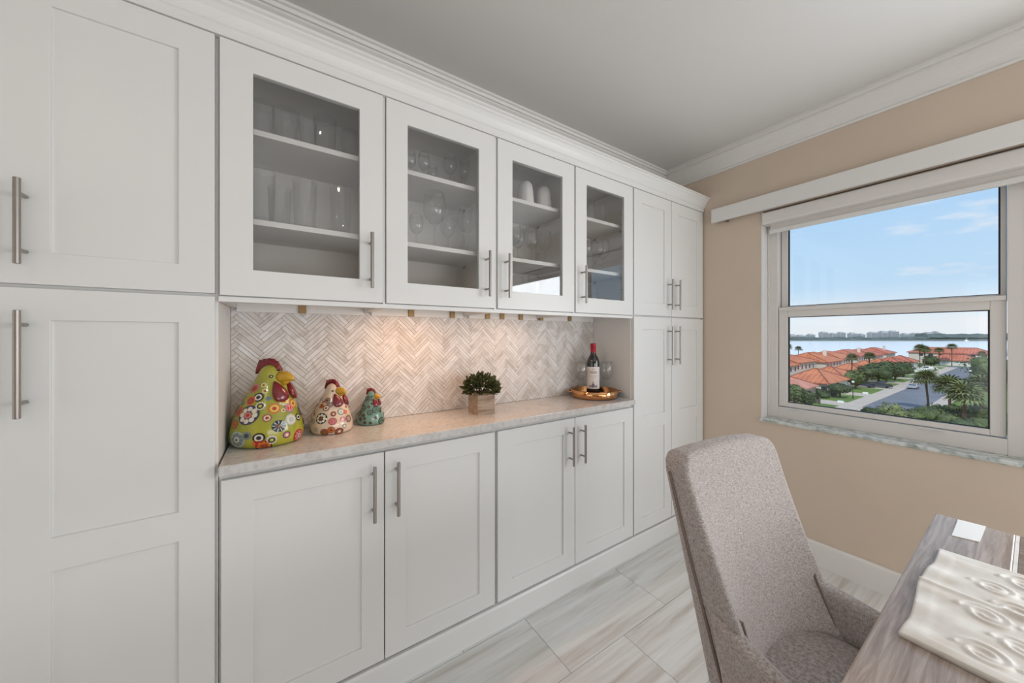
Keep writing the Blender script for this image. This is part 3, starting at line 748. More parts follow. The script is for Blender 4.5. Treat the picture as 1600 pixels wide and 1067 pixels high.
csx = [(('rust', 'orange', 'brown'), 'ring', .09, .13), (('grey', 'white', 'grey'), 'ring', .09, .12), (('wine', 'rust', 'white'), 'petal', .11, .16), (('rust', 'pink'), 'ring', .07, .09)]
hen('ceramic_hen', 'cream painted hen with rust and brown flowers, middle one of the three hens', -.219, .164, C_R, C_H, math.radians(42), M['hen_cream'], 2, fill_flowers(5, C_R, C_H, csx, cf, 44))
T_R, T_H = .055, .160
ts = [(('darkgreen', 'teal', 'brown'), 'star', .22, .30), (('darkgreen', 'brown'), 'ring', .10, .13), (('black', 'teal', 'olive'), 'petal', .22, .30)]
hen('ceramic_hen', 'smallest painted hen, teal with dark green flowers', -.256, .316, T_R, T_H, math.radians(48), M['hen_teal'], 3, fill_flowers(9, T_R, T_H, ts, [], 40, .78, .95))

# ---------------------------------------------------------------- boxed plant
pl = empty('potted_plant', (-.177, .808, .915), math.radians(2)); tag(pl, 'bushy green plant in a square weathered wooden box on the worktop', 'plant')
b = B(); h = .047; tt = .007
box(b, -h, h, -h, -h+tt, 0, .100); box(b, -h, h, h-tt, h, 0, .100); box(b, -h, -h+tt, -h+tt, h-tt, 0, .100); box(b, h-tt, h, -h+tt, h-tt, 0, .100); box(b, -h+tt, h-tt, -h+tt, h-tt, 0, .006)
obj('planter_box', b, M['planter'], pl, bevel=.001)
obj('soil', bx(-h+tt, h-tt, -h+tt, h-tt, .006, .088), M['soil'], pl)
b = B(); rnd = random.Random(3)
def leaf(bm, base, d, L, W_, roll):
    d = d.normalized(); s = d.orthogonal().normalized(); s = Matrix.Rotation(roll, 3, d) @ s; n_ = d.cross(s)
    P = [base, base+d*L*.35+s*W_-n_*W_*.25, base+d*L*.75+s*W_*.75-n_*W_*.25, base+d*L-n_*L*.10, base+d*L*.75-s*W_*.75-n_*W_*.25, base+d*L*.35-s*W_-n_*W_*.25, base+d*L*.55+n_*W_*.15]
    v = [bm.verts.new(p) for p in P]
    for i in range(6): bm.faces.new((v[i], v[(i+1) % 6], v[6]))
for i in range(520):
    ph = rnd.uniform(0, 2*PI); ct = rnd.uniform(-.35, 1); st_ = math.sqrt(1-ct*ct); k = rnd.uniform(.62, 1.0)
    d = Vector((st_*math.cos(ph), st_*math.sin(ph), ct))
    p = Vector((d.x*.083*k, d.y*.083*k, .118+d.z*.062*k))
    if ct < 0: p.z = max(p.z, .085)
    dd = (d+Vector((rnd.uniform(-.5, .5), rnd.uniform(-.5, .5), rnd.uniform(-.1, .55))))
    leaf(b, p, dd, rnd.uniform(.020, .031), rnd.uniform(.006, .0085), rnd.uniform(0, 6.28))
tag(obj('foliage', b, M['leaf'], pl), kind='stuff')
b = B()
for i in range(26):
    ph = rnd.uniform(0, 6.28); r = rnd.uniform(.02, .07)
    tube(b, [(.3*r*math.cos(ph), .3*r*math.sin(ph), .086), (r*math.cos(ph), r*math.sin(ph), .11+rnd.uniform(0, .045))], .0014, 5)
tag(obj('stems', b, M['soil'], pl), kind='stuff')

# ---------------------------------------------------------------- copper tray, wine and glasses
tr = empty('copper_tray', (-.172, 1.583, .9152)); tag(tr, 'round polished copper tray with side handles holding the wine bottle', 'tray')
obj('dish', lathe(B(), [(0, .002), (.120, .002), (.128, .006), (.134, .016), (.136, .046), (.1375, .047), (.139, .046), (.138, .014), (.131, .003), (.122, 0), (0, 0)], 48), M['copper'], tr, smooth=True)
for ang in (math.radians(56), math.radians(236)):
    b = B(); ca, sa = math.cos(ang), math.sin(ang)
    pts = []
    for k in range(9):
        a = PI*k/8-PI/2; rr = .138+.022*math.cos(a); w_ = .030*math.sin(a); pts.append((rr*ca-w_*sa, rr*sa+w_*ca, .036))
    tube(b, pts, .004, 8); obj('tray_handle', b, M['copper'], tr, smooth=True)
TZ = .9172
wb = empty('wine_bottle', (-.196, 1.598, TZ)); wb.scale = (1.04, 1.04, 1.07); tag(wb, 'dark red wine bottle with a cream label and red capsule standing on the copper tray', 'bottle')
obj('bottle_glass', lathe(B(), [(0, .004), (.030, 0), (.0365, .004), (.0375, .012), (.0375, .185), (.0355, .203), (.028, .221), (.018, .236), (.0148, .252), (.0142, .298), (0, .298)], 36), M['bottle'], wb, smooth=True)
obj('capsule', lathe(B(), [(.0149, .246), (.0153, .25), (.0153, .284), (.0163, .286), (.0163, .299), (.0150, .3008), (0, .3008)], 28), M['capsule'], wb, smooth=True)
FA = math.atan2(-1.598, CAM_X+.196)
def curved(bm, a0, a1, z0, z1, r, n=8, mi=0):
    rows = [(bm.verts.new((r*math.cos(FA+a0+(a1-a0)*i/n), r*math.sin(FA+a0+(a1-a0)*i/n), z0)), bm.verts.new((r*math.cos(FA+a0+(a1-a0)*i/n), r*math.sin(FA+a0+(a1-a0)*i/n), z1))) for i in range(n+1)]
    for p, q in zip(rows, rows[1:]): bm.faces.new((p[0], q[0], q[1], p[1])).material_index = mi
la = obj('paper_label', (lambda b: (curved(b, -1.25, 1.25, .045, .168, .0379, 28), b)[1])(B()), M['label'], wb, smooth=True)
b = B()
curved(b, -.62, .62, .1395, .1425, .0382, 10); curved(b, -.5, .5, .1395+.012, .1395+.013, .0382, 8)
for k in range(7): curved(b, -.52+k*.16, -.52+k*.16+.09, .131, .1375, .0382, 2)
curved(b, -.66, .66, .118, .1192, .0382, 10); curved(b, -.66, .66, .111, .1118, .0382, 10); curved(b, -.4, .4, .104, .1048, .0382, 8)
# the little chateau engraving: wings, roof, towers
curved(b, -.62, .62, .052, .057, .0382, 10)
for a0 in (-.62, -.30, .06, .38): curved(b, a0, a0+.22, .057, .066, .0382, 3)
curved(b, -.20, .20, .057, .074, .0382, 4); curved(b, -.13, .13, .076, .081, .0382, 3); curved(b, -.03, .03, .081, .090, .0382, 2)
obj('printed_lines', b, M['ink'], la)
b = B(); curved(b, -.05, .05, .155, .161, .0383, 2); obj('printed_emblem', b, M['ink_red'], la)

def wine_glass(name, x, y, z, s, label, group, mat='wine_crystal', seg=28):
    o = obj(name, lathe(B(), [(r*s, h*s) for r, h in ((0, .0015), (.033, .0012), (.034, .0022), (.020, .004), (.0052, .010), (.0036, .020), (.0034, .078), (.0048, .088), (.016, .096), (.030, .112), (.037, .132), (.0385, .148), (.036, .172), (.0315, .200), (.0304, .2002), (.0348, .172), (.0372, .148), (.0357, .132), (.0287, .1135), (.0145, .0985), (0, .0945))], seg), M[mat], smooth=True, loc=(x, y, z))
    tag(o, label, 'glass', group); return o
wine_glass('wine_glass', -.232, 1.526, TZ, 1.06, 'clear stemmed wine glass on the copper tray, left of the bottle', 'wine glasses on the copper tray')
wine_glass('wine_glass', -.152, 1.666, TZ, 1.06, 'clear stemmed wine glass on the copper tray, right of the bottle', 'wine glasses on the copper tray')

# ---------------------------------------------------------------- glassware behind the cabinet doors
def tumbler(x, y, z, r, h, label, group, facets=14):
    b = B(); seg = facets*2; pr = []
    def ring(rr, zz, amp): return [b.verts.new(((rr*(1+amp*(1 if i % 2 else -1)))*math.cos(2*PI*i/seg), (rr*(1+amp*(1 if i % 2 else -1)))*math.sin(2*PI*i/seg), zz)) for i in range(seg)]
    rings = [ring(r*.80, .001, .0), ring(r*.84, h*.02, .025), ring(r*.88, h*.25, .05), ring(r*.93, h*.5, .03), ring(r*.96, h*.62, .0), ring(r, h, 0), ring(r*.95, h, 0), ring(r*.90, h*.6, 0), ring(r*.80, h*.12, 0)]
    for a, c in zip(rings, rings[1:]):
        for i in range(seg): b.faces.new((a[i], a[(i+1) % seg], c[(i+1) % seg], c[i]))
    b.faces.new(list(reversed(rings[0]))); b.faces.new(rings[-1])
    o = obj('tumbler', b, M['crystal'], loc=(x, y, z)); tag(o, label, 'glass', group); return o
GX = -.14
def row(kind, cab, shelf, z, items, group):
    for i, (y, dx, r, h) in enumerate(items):
        pos = ORD[i] if len(items) > 1 else 'only one'
        if kind == 't': tumbler(GX+dx, y, z, r, h, 'clear cut-glass tumbler on the %s shelf of the %s glass cabinet, %s' % (shelf, cab, pos), group)
        else: wine_glass('stemmed_glass', GX+dx, y, z, h/.2, 'clear stemmed glass on the %s shelf of the %s glass cabinet, %s' % (shelf, cab, pos), group, 'crystal', 22)
row('t', 'first', 'top', 1.937, [(-.058, 0, .038, .135), (.013, 0, .040, .135), (.078, .02, .028, .11), (.134, 0, .038, .15), (.222, 0, .036, .125)], 'tumblers on the top shelf of the first cabinet')
row('t', 'first', 'middle', 1.655, [(-.052, .03, .036, .178), (-.005, -.045, .036, .16), (.070, 0, .038, .183), (.186, 0, .036, .186)], 'tumblers on the middle shelf of the first cabinet')
row('w', 'second', 'top', 1.937, [(.45, .0, 0, .12), (.508, 0, 0, .13), (.57, -.06, 0, .12), (.628, 0, 0, .157), (.70, 0, 0, .15)], 'stemmed glasses on the top shelf of the second cabinet')
row('w', 'second', 'middle', 1.655, [(.395, 0, 0, .21), (.485, -.03, 0, .155), (.556, 0, 0, .255), (.632, -.03, 0, .175), (.705, .01, 0, .22)], 'stemmed glasses on the middle shelf of the second cabinet')
for y, lab in ((1.046, 'white ribbed mug upside down on the top shelf of the third glass cabinet, left one'), (1.165, 'white ribbed mug upside down on the top shelf of the third glass cabinet, right one')):
    t = empty('mug', (GX, y, 1.937)); tag(t, lab, 'mug', 'white mugs on the top shelf of the third cabinet')
    b = B(); seg = 48
    rings = []
    for rr, zz in ((.041, 0), (.043, .004), (.042, .05), (.038, .095), (.032, .125), (.022, .138), (.016, .1395)):
        rings.append([b.verts.new((rr*(1+.012*math.cos(12*2*PI*i/seg))*math.cos(2*PI*i/seg), rr*(1+.012*math.cos(12*2*PI*i/seg))*math.sin(2*PI*i/seg), zz)) for i in range(seg)])
    for a, c in zip(rings, rings[1:]):
        for i in range(seg): b.faces.new((a[i], a[(i+1) % seg], c[(i+1) % seg], c[i]))
    b.faces.new(rings[-1]); b.faces.new(list(reversed(rings[0])))
    obj('mug_body', b, M['ceramic'], t, smooth=True)
    b = B(); tube(b, [(-.020, .036, .105), (-.030, .055, .095), (-.034, .062, .065), (-.030, .056, .035), (-.020, .038, .025)], .0055, 8)
    obj('mug_handle', b, M['ceramic'], t, smooth=True)
row('w', 'third', 'middle', 1.655, [(.975, 0, 0, .19), (1.030, -.05, 0, .195), (1.065, .03, 0, .155), (1.110, -.04, 0, .205), (1.175, 0, 0, .19)], 'stemmed glasses on the middle shelf of the third cabinet')
row('t', 'third', 'bottom', 1.428, [(.90, 0, .033, .16), (.985, 0, .033, .16), (1.10, 0, .034, .175), (1.178, 0, .034, .18)], 'tumblers on the bottom of the third cabinet')
row('t', 'fourth', 'top', 1.937, [(1.505, 0, .033, .14), (1.605, 0, .033, .145)], 'tumblers on the top shelf of the fourth cabinet')
row('w', 'fourth', 'middle', 1.655, [(1.475, 0, 0, .20), (1.552, .02, 0, .20), (1.622, 0, 0, .21)], 'stemmed glasses on the middle shelf of the fourth cabinet')
row('t', 'fourth', 'bottom', 1.428, [(1.40, 0, .033, .14), (1.52, 0, .033, .14)], 'tumblers on the bottom of the fourth cabinet')

# ---------------------------------------------------------------- dining table, placemat, card
TX0, TX1, TY0, TY1, TH = 1.145, 2.20, -.55, 1.625, .76
tb = empty('dining_table', (TX0, TY0, 0)); tag(tb, 'grey-brown wooden dining table with a framed plank top, seen from above', 'table')
Lt = lambda bm: (bmesh.ops.translate(bm, verts=bm.verts[:], vec=(-TX0, -TY0, 0)), bm)[1]
w_ = .1355
for nm, a in (('border_board', (TX0, TX0+w_, TY0, TY1)), ('border_board', (TX1-w_, TX1, TY0, TY1))):
    obj(nm, Lt(bx(*a, TH-.040, TH)), M['table_border'], tb, bevel=.003)
b = B()
for x in (TX0+w_+.0002, TX1-w_-.0062): box(b, x, x+.006, TY0+.002, TY1-.002, TH-.03, TH-.0004)
obj('inlay_strip', Lt(b), M['mat'], tb)
n = 14; pw = (TY1-TY0)/n
for k in range(n): obj('plank', Lt(bx(TX0+w_+.0066, TX1-w_-.0066, TY0+k*pw+.0006, TY0+(k+1)*pw-.0006, TH-.040, TH-.0006)), M['table_plank'], tb, bevel=.0012)
b = B(); box(b, TX0+.10, TX1-.10, TY0+.10, TY0+.125, TH-.115, TH-.040); box(b, TX0+.10, TX1-.10, TY1-.125, TY1-.10, TH-.115, TH-.040)
box(b, TX0+.10, TX0+.125, TY0+.125, TY1-.125, TH-.075, TH-.040); box(b, TX1-.125, TX1-.10, TY0+.125, TY1-.125, TH-.075, TH-.040)
obj('apron', Lt(b), M['table_border'], tb)
for x in (TX0+.07, TX1-.15):
    for y in (TY0+.07, TY1-.15): obj('leg', Lt(bx(x, x+.08, y, y+.08, 0, TH-.040)), M['table_border'], tb, bevel=.004)

# placemat: embossed, gently wavy cream satin
MX0, MX1, MY0, MY1 = 1.176, 1.66, .905, 1.352
b = B(); nx, ny = 130, 130
rings_ = []
rnd = random.Random(4)
for i in range(7):
    for j in range(6):
        rings_.append((MX0+.085+i*.070+(.035 if j % 2 else 0), MY0+.055+j*.068, .032+.004*rnd.random()))
def relief(x, y):
    e = 0
    for cx, cy_, r in rings_:
        d = math.hypot(x-cx, y-cy_)
        if d < r*1.5:
            a = math.atan2(y-cy_, x-cx)
            sp = r*(.55+.45*((a+PI)/(2*PI)))
            for rr in (sp, sp-.42*r):
                if rr > .004: e += .0034*math.exp(-((d-rr)/.0040)**2)
    u = (x-MX0); v = (y-MY0)/(MY1-MY0)
    fold = .0055*math.exp(-((v-.52-.02*math.sin(u*9))/.022)**2)*(1 if u < .2 else max(0, 1-(u-.2)*4))
    wav = .0022*math.sin(v*30+u*4)*math.exp(-u*7)+.0018*math.sin(u*11+v*5)
    edge = min(u, x and MX1-x, y-MY0, MY1-y)
    hem = .0010*(1 if edge < .02 else math.exp(-((edge-.02)/.004)**2))
    return e+fold+wav+hem
gv = [[None]*(ny+1) for _ in range(nx+1)]
for i in range(nx+1):
    for j in range(ny+1):
        u, v = i/nx, j/ny
        x = MX0+(MX1-MX0)*u + .004*math.sin(v*9)*(1-u); y = MY0+(MY1-MY0)*v - .020*u*v - .026*u*(1-v)
        gv[i][j] = b.verts.new((x, y, TH+.0072+relief(MX0+(MX1-MX0)*u, MY0+(MY1-MY0)*v)))
for i in range(nx):
    for j in range(ny): b.faces.new((gv[i][j], gv[i+1][j], gv[i+1][j+1], gv[i][j+1]))
per = [gv[i][0] for i in range(nx)]+[gv[nx][j] for j in range(ny)]+[gv[i][ny] for i in range(nx, 0, -1)]+[gv[0][j] for j in range(ny, 0, -1)]
low = [b.verts.new((v.co.x, v.co.y, TH+.0006)) for v in per]
for k in range(len(per)):
    q = (k+1) % len(per); b.faces.new((per[q], per[k], low[k], low[q]))
b.faces.new(low)
tag(obj('placemat', b, M['mat'], smooth=True), 'cream satin placemat with embossed swirls lying on the dining table', 'placemat')
b = B()
pts = [(1.187, 1.474), (1.230, 1.486), (1.2335, 1.621), (1.1865, 1.616)]
t0 = [b.verts.new((x, y, TH+.0004)) for x, y in pts]; t1 = [b.verts.new((x, y, TH+.0022)) for x, y in pts]
b.faces.new(t1); b.faces.new(list(reversed(t0)))
for i in range(4): b.faces.new((t0[i], t0[(i+1) % 4], t1[(i+1) % 4], t1[i]))
tag(obj('white_card', b, M['card']), 'small white rectangular card lying near the far corner of the dining table', 'card')

# ---------------------------------------------------------------- dining chair
ch = empty('dining_chair', (.835, 1.128, 0), math.radians(-7)); tag(ch, 'upholstered grey-beige linen dining chair pushed up to the wooden table', 'chair')
TAN = math.tan(math.radians(12))
def edge_x(z): return -(z-.48)*TAN
def back_pt(a, bb, off):
    z = .30+.665*bb
    hw = .226*(1-.15*(1-bb))
    if bb > .93: hw *= 1-.12*((bb-.93)/.07)**2
    top = -.010*a*a if bb > .5 else 0
    th = .098-.036*bb
    inner = (.012+.100*(1-bb)**1.6)*abs(a)**2.4          # barrel hollow on the seat side only
    x = edge_x(z)+(off+.5)*(th+inner)
    return Vector((x, a*hw, z+top*bb*bb))
def slab(fn, na, nb):
    bm = B(); F = [[bm.verts.new(fn(-1+2*i/na, j/nb, .5)) for j in range(nb+1)] for i in range(na+1)]; K = [[bm.verts.new(fn(-1+2*i/na, j/nb, -.5)) for j in range(nb+1)] for i in range(na+1)]
    for i in range(na):
        for j in range(nb):
            bm.faces.new((F[i][j], F[i+1][j], F[i+1][j+1], F[i][j+1])); bm.faces.new((K[i][j], K[i][j+1], K[i+1][j+1], K[i+1][j]))
    for i in range(na):
        bm.faces.new((F[i][0], K[i][0], K[i+1][0], F[i+1][0])); bm.faces.new((F[i][nb], F[i+1][nb], K[i+1][nb], K[i][nb]))
    for j in range(nb):
        bm.faces.new((F[0][j], F[0][j+1], K[0][j+1], K[0][j])); bm.faces.new((F[na][j], K[na][j], K[na][j+1], F[na][j+1]))
    return bm
obj('backrest', slab(back_pt, 20, 26), M['fabric'], ch, smooth=True, bevel=.030, seg=5)
def wing(sg):
    def fn(a, bb, off):
        f = (a+1)/2
        top = .590-.045*(1-(1-f)**2.2)
        z0 = .30; z = z0+(top-z0)*bb
        xs = edge_x(z)+.06; x = xs+(.33-xs)*f
        y = sg*(.192+.024*f+.010*math.sin(PI*f))
        return Vector((x, y+sg*off*.052, z))
    return fn
for sg in (-1, 1): obj('side_panel', slab(wing(sg), 16, 8), M['fabric'], ch, smooth=True, bevel=.016, seg=3)
# seat cushion: domed, rounded at the back
b = B(); secs = []; n = 48
for (s, z) in ((.94, .37), (1.0, .385), (1.0, .43), (.985, .448), (.94, .459), (.80, .465), (.45, .469)):
    sec = []
    for i in range(n):
        a = 2*PI*i/n; c, s_ = math.cos(a), math.sin(a); p = 2.0/(4.5 if c > 0 else 2.3)
        sec.append(b.verts.new((.215+.175*s*math.copysign(abs(c)**p, c), .180*s*math.copysign(abs(s_)**p, s_), z)))
    secs.append(sec)
for a, c in zip(secs, secs[1:]):
    for i in range(n): b.faces.new((a[i], a[(i+1) % n], c[(i+1) % n], c[i]))
b.faces.new(secs[-1]); b.faces.new(list(reversed(secs[0])))
obj('seat', b, M['fabric'], ch, smooth=True)
obj('seat_base', bx(.05, .36, -.185, .185, .30, .372), M['fabric'], ch, bevel=.008)
for x, y, dx in ((.32, -.18, .015), (.32, .18, .015), (.0, -.18, -.05), (.0, .18, -.05)):
    b = B(); tube(b, [(x, y, .305), (x+dx, y, 0)], [.021, .014], 10); obj('leg', b, M['leg'], ch)
def welt(pts, r=.0042): return obj('piping', tube(B(), pts, r, 8), M['welt'], ch, smooth=True)
P = []
for j in range(2, 25): p = back_pt(-1, j/26, -.22); P.append(p+Vector((0, -.0015, 0)))
for j in range(23, 1, -1): pass
welt(P)
welt([back_pt(1, j/26, -.22)+Vector((0, .0015, 0)) for j in range(2, 25)])
for sg in (-1, 1):                     # seam where each wing leaves the back: up the inside, over the top
    q = []; zt = .587
    for j in range(12):
        z = .455+(zt-.455)*j/11; bb = (z-.30)/.665
        xb = back_pt(sg*.84, bb, .5).x+.006; xs = edge_x(z)+.06; f = max(0, (xb-xs)/(.33-xs))
        yi = .192+.024*f+.010*math.sin(PI*f); q.append(Vector((xb, sg*(yi-.0262), z)))
    xb = q[-1].x
    q += [Vector((xb-.003, sg*(yi-.020), zt+.0035)), Vector((xb-.006, sg*(yi-.006), zt+.0045))]
    welt(q, .0028)
#@@PART3
# ---------------------------------------------------------------- outside: the street, the water, the far shore
G = -14.7
M['asphalt'] = pmat('asphalt', (.19, .195, .22), .75, var=.22, vscale=.12)
M['concrete'] = pmat('concrete_paving', (.55, .47, .39), .8, var=.15, vscale=.4)
M['grass'] = pmat('lawn_grass', (.15, .24, .035), .9, var=.4, vscale=.35, var_col=(.09, .15, .025))
M['ground'] = pmat('shrubby_ground', (.10, .15, .045), .95, var=.5, vscale=.15)
M['water'] = pmat('bay_water', (.80, .80, .79), .22, spec=.8, bump=.04, bscale=.25)
M['stucco'] = pmat('pale_stucco', (.74, .66, .58), .8)
M['stucco_pink'] = pmat('pink_stucco', (.70, .50, .40), .8)
M['white_door'] = pmat('white_garage_door', (.78, .77, .75), .5)
M['darkglass'] = pmat('dark_window', (.05, .06, .07), .15)
M['ridge'] = pmat('ridge_tile', (.26, .085, .04), .7)
def roof_mat(name, c, c2):
    m = bpy.data.materials.new(name); m.use_nodes = True; t = m.node_tree; b = t.nodes['Principled BSDF']
    geo = N(t, 'ShaderNodeNewGeometry'); sn = N(t, 'ShaderNodeSeparateXYZ'); sp = N(t, 'ShaderNodeSeparateXYZ')
    t.links.new(geo.outputs['Normal'], sn.inputs[0]); t.links.new(geo.outputs['Position'], sp.inputs[0])
    ax = N(t, 'ShaderNodeMath', operation='ABSOLUTE'); ay = N(t, 'ShaderNodeMath', operation='ABSOLUTE'); gt = N(t, 'ShaderNodeMath', operation='GREATER_THAN')
    t.links.new(sn.outputs[0], ax.inputs[0]); t.links.new(sn.outputs[1], ay.inputs[0]); t.links.new(ax.outputs[0], gt.inputs[0]); t.links.new(ay.outputs[0], gt.inputs[1])
    mx_ = N(t, 'ShaderNodeMix'); t.links.new(gt.outputs[0], mx_.inputs[0]); t.links.new(sp.outputs[0], mx_.inputs[2]); t.links.new(sp.outputs[1], mx_.inputs[3])
    ml = N(t, 'ShaderNodeMath', operation='MULTIPLY'); ml.inputs[1].default_value = 5.6; t.links.new(mx_.outputs[0], ml.inputs[0])
    si = N(t, 'ShaderNodeMath', operation='SINE'); t.links.new(ml.outputs[0], si.inputs[0])
    nz = N(t, 'ShaderNodeTexNoise'); nz.inputs['Scale'].default_value = .35; nz.inputs['Detail'].default_value = 5; t.links.new(geo.outputs['Position'], nz.inputs['Vector'])
    a = N(t, 'ShaderNodeMath', operation='MULTIPLY_ADD'); a.inputs[1].default_value = .13; t.links.new(si.outputs[0], a.inputs[0]); t.links.new(nz.outputs[0], a.inputs[2])
    rp = N(t, 'ShaderNodeValToRGB'); rp.color_ramp.elements[0].position = .28; rp.color_ramp.elements[0].color = (*c2, 1); rp.color_ramp.elements[1].position = .62; rp.color_ramp.elements[1].color = (*c, 1)
    t.links.new(a.outputs[0], rp.inputs[0]); t.links.new(rp.outputs[0], b.inputs['Base Color']); b.inputs['Roughness'].default_value = .75
    return m
M['roof'] = roof_mat('terracotta_roof', (.60, .20, .085), (.40, .12, .055))
M['roof_pink'] = roof_mat('faded_pink_roof', (.62, .27, .19), (.44, .16, .11))
M['roof_red'] = roof_mat('red_roof', (.55, .17, .10), (.36, .10, .06))
M['palm'] = pmat('palm_frond', (.13, .17, .045), .55, var=.5, vscale=.9)
M['palm_light'] = pmat('palm_frond_light', (.20, .24, .08), .55, var=.45, vscale=.9)
M['canopy'] = pmat('dark_tree_leaves', (.065, .11, .032), .7, var=.6, vscale=.5)
M['canopy_mid'] = pmat('mid_green_leaves', (.12, .175, .045), .7, var=.55, vscale=.5)
M['bark'] = pmat('grey_bark', (.15, .11, .085), .9, var=.4, vscale=3)
M['bark_red'] = pmat('red_brown_bark', (.26, .13, .075), .9, var=.4, vscale=3)
M['lamp_black'] = pmat('dark_lamp_post', (.03, .03, .035), .5)
M['globe'] = pmat('white_lamp_globe', (.8, .8, .78), .3)
M['tyre'] = pmat('tyre_rubber', (.015, .015, .015), .8)
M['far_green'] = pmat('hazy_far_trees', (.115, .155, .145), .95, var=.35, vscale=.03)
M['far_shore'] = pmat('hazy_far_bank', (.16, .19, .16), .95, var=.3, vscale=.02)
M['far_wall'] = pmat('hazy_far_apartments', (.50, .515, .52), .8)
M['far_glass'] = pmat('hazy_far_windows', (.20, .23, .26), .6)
M['fence_wood'] = pmat('weathered_fence', (.11, .09, .075), .85, var=.3, vscale=2)

struct('ground', bx(-330, 120, 30, 345, G-.6, G-.06), M['ground'])
struct('road', bx(-20, -12, 60, 286, G-.06, G), M['asphalt'])
struct('driveway_court', bx(-26, -8, 276, 289, G-.06, G-.01), M['asphalt'])
b = bx(-23.2, -20, 60, 276, G-.06, G+.10); box(b, -12, -9.6, 60, 276, G-.06, G+.10)
struct('pavement', b, M['concrete'])
struct('entry_paving', bx(-23, -11.2, 82, 107, G-.05, G+.02), M['concrete'])
b = B()
for y in range(84, 276, 21): box(b, -31, -23.2, y, y+6.5, G-.06, G+.06)
struct('driveway', b, M['concrete'])
b = B()
for y in range(84, 276, 21): box(b, -31, -23.2, y+6.5, y+21, G-.06, G+.08)
box(b, -9.6, -2, 60, 290, G-.06, G+.08); box(b, -26, -6, 287.5, 291, G-.06, G+.05)
tag(obj('lawn', b, M['grass']), 'strips of green lawn between the driveways and along the road', 'lawn', kind='stuff')
struct('water', bx(-2600, 900, 330, 2600, G-1.4, G-.9), M['water'])

def house(label, group, loc, dims, wall_h, ridge_h, axis, wm, rm, wins=(), garage=None, over=.6, chimney=None):
    """hip-roofed block; loc = min corner, dims = (dx, dy); wins = (face, offset, z, w, h)"""
    dx, dy = dims; t = empty('house', (loc[0], loc[1], G)); tag(t, label, 'house', group)
    obj('wall', bx(0, dx, 0, dy, 0, wall_h), wm, t)
    b = B(); o = over; z0 = wall_h-.12
    if axis == 'x':
        k = min(dy*.36, dx/2-.3); r = ((k, dy/2), (dx-k, dy/2))
    else:
        k = min(dx*.42, dy/2-.3); r = ((dx/2, k), (dx/2, dy-k))
    E_ = [b.verts.new(p) for p in ((-o, -o, z0), (dx+o, -o, z0), (dx+o, dy+o, z0), (-o, dy+o, z0))]
    Lw = [b.verts.new(p) for p in ((-o, -o, z0-.22), (dx+o, -o, z0-.22), (dx+o, dy+o, z0-.22), (-o, dy+o, z0-.22))]
    R_ = [b.verts.new((*p, ridge_h)) for p in r]
    if axis == 'x': fs = ((E_[0], E_[1], R_[1], R_[0]), (E_[1], E_[2], R_[1]), (E_[2], E_[3], R_[0], R_[1]), (E_[3], E_[0], R_[0]))
    else: fs = ((E_[1], E_[2], R_[1], R_[0]), (E_[0], E_[1], R_[0]), (E_[3], E_[0], R_[0], R_[1]), (E_[2], E_[3], R_[1]))
    for f in fs: b.faces.new(f)
    for i in range(4): b.faces.new((E_[i], E_[(i+1) % 4], Lw[(i+1) % 4], Lw[i]))
    b.faces.new(Lw)
    ro = obj('roof', b, rm, t)
    b = B(); c = [(-o, -o, z0), (dx+o, -o, z0), (dx+o, dy+o, z0), (-o, dy+o, z0)]; rr = [(*p, ridge_h) for p in r]
    hip = ((c[0], rr[0]), (c[1], rr[1] if axis == 'x' else rr[0]), (c[2], rr[1]), (c[3], rr[0] if axis == 'x' else rr[1]), (rr[0], rr[1]))
    for p, q in hip: tube(b, [p, q], .16, 5)
    tag(obj('ridge_tiles', b, M['ridge'], ro), kind='stuff')
    for face, off, z, ww, hh in wins:
        if face == 'x': wb_ = bx(dx-.02, dx+.05, off, off+ww, z, z+hh)
        else: wb_ = bx(off, off+ww, -.05, .02, z, z+hh)
        obj('window', wb_, M['darkglass'], t)
    if garage:
        for face, off, ww in garage:
            if face == 'x': gb = bx(dx-.02, dx+.08, off, off+ww, 0, 2.3)
            else: gb = bx(off, off+ww, -.08, .02, 0, 2.3)
            g = obj('garage_door', gb, M['white_door'], t)
            b = B()
            for k in range(4):
                if face == 'x': box(b, dx+.08, dx+.10, off+ww*(k+.12)/4, off+ww*(k+.88)/4, 1.75, 2.1)
                else: box(b, off+ww*(k+.12)/4, off+ww*(k+.88)/4, -.10, -.08, 1.75, 2.1)
            tag(obj('garage_panes', b, M['darkglass'], g), kind='stuff')
    if chimney:
        cxm, cym = chimney; obj('chimney', bx(cxm-.5, cxm+.5, cym-.5, cym+.5, wall_h, ridge_h+1.0), M['stucco'], t)
    return t
OR2 = ['nearest', 'second nearest', 'third nearest', 'fourth nearest', 'fifth nearest', 'sixth nearest', 'seventh nearest', 'eighth nearest', 'ninth nearest', 'tenth nearest', 'eleventh nearest', 'twelfth nearest', 'thirteenth nearest']
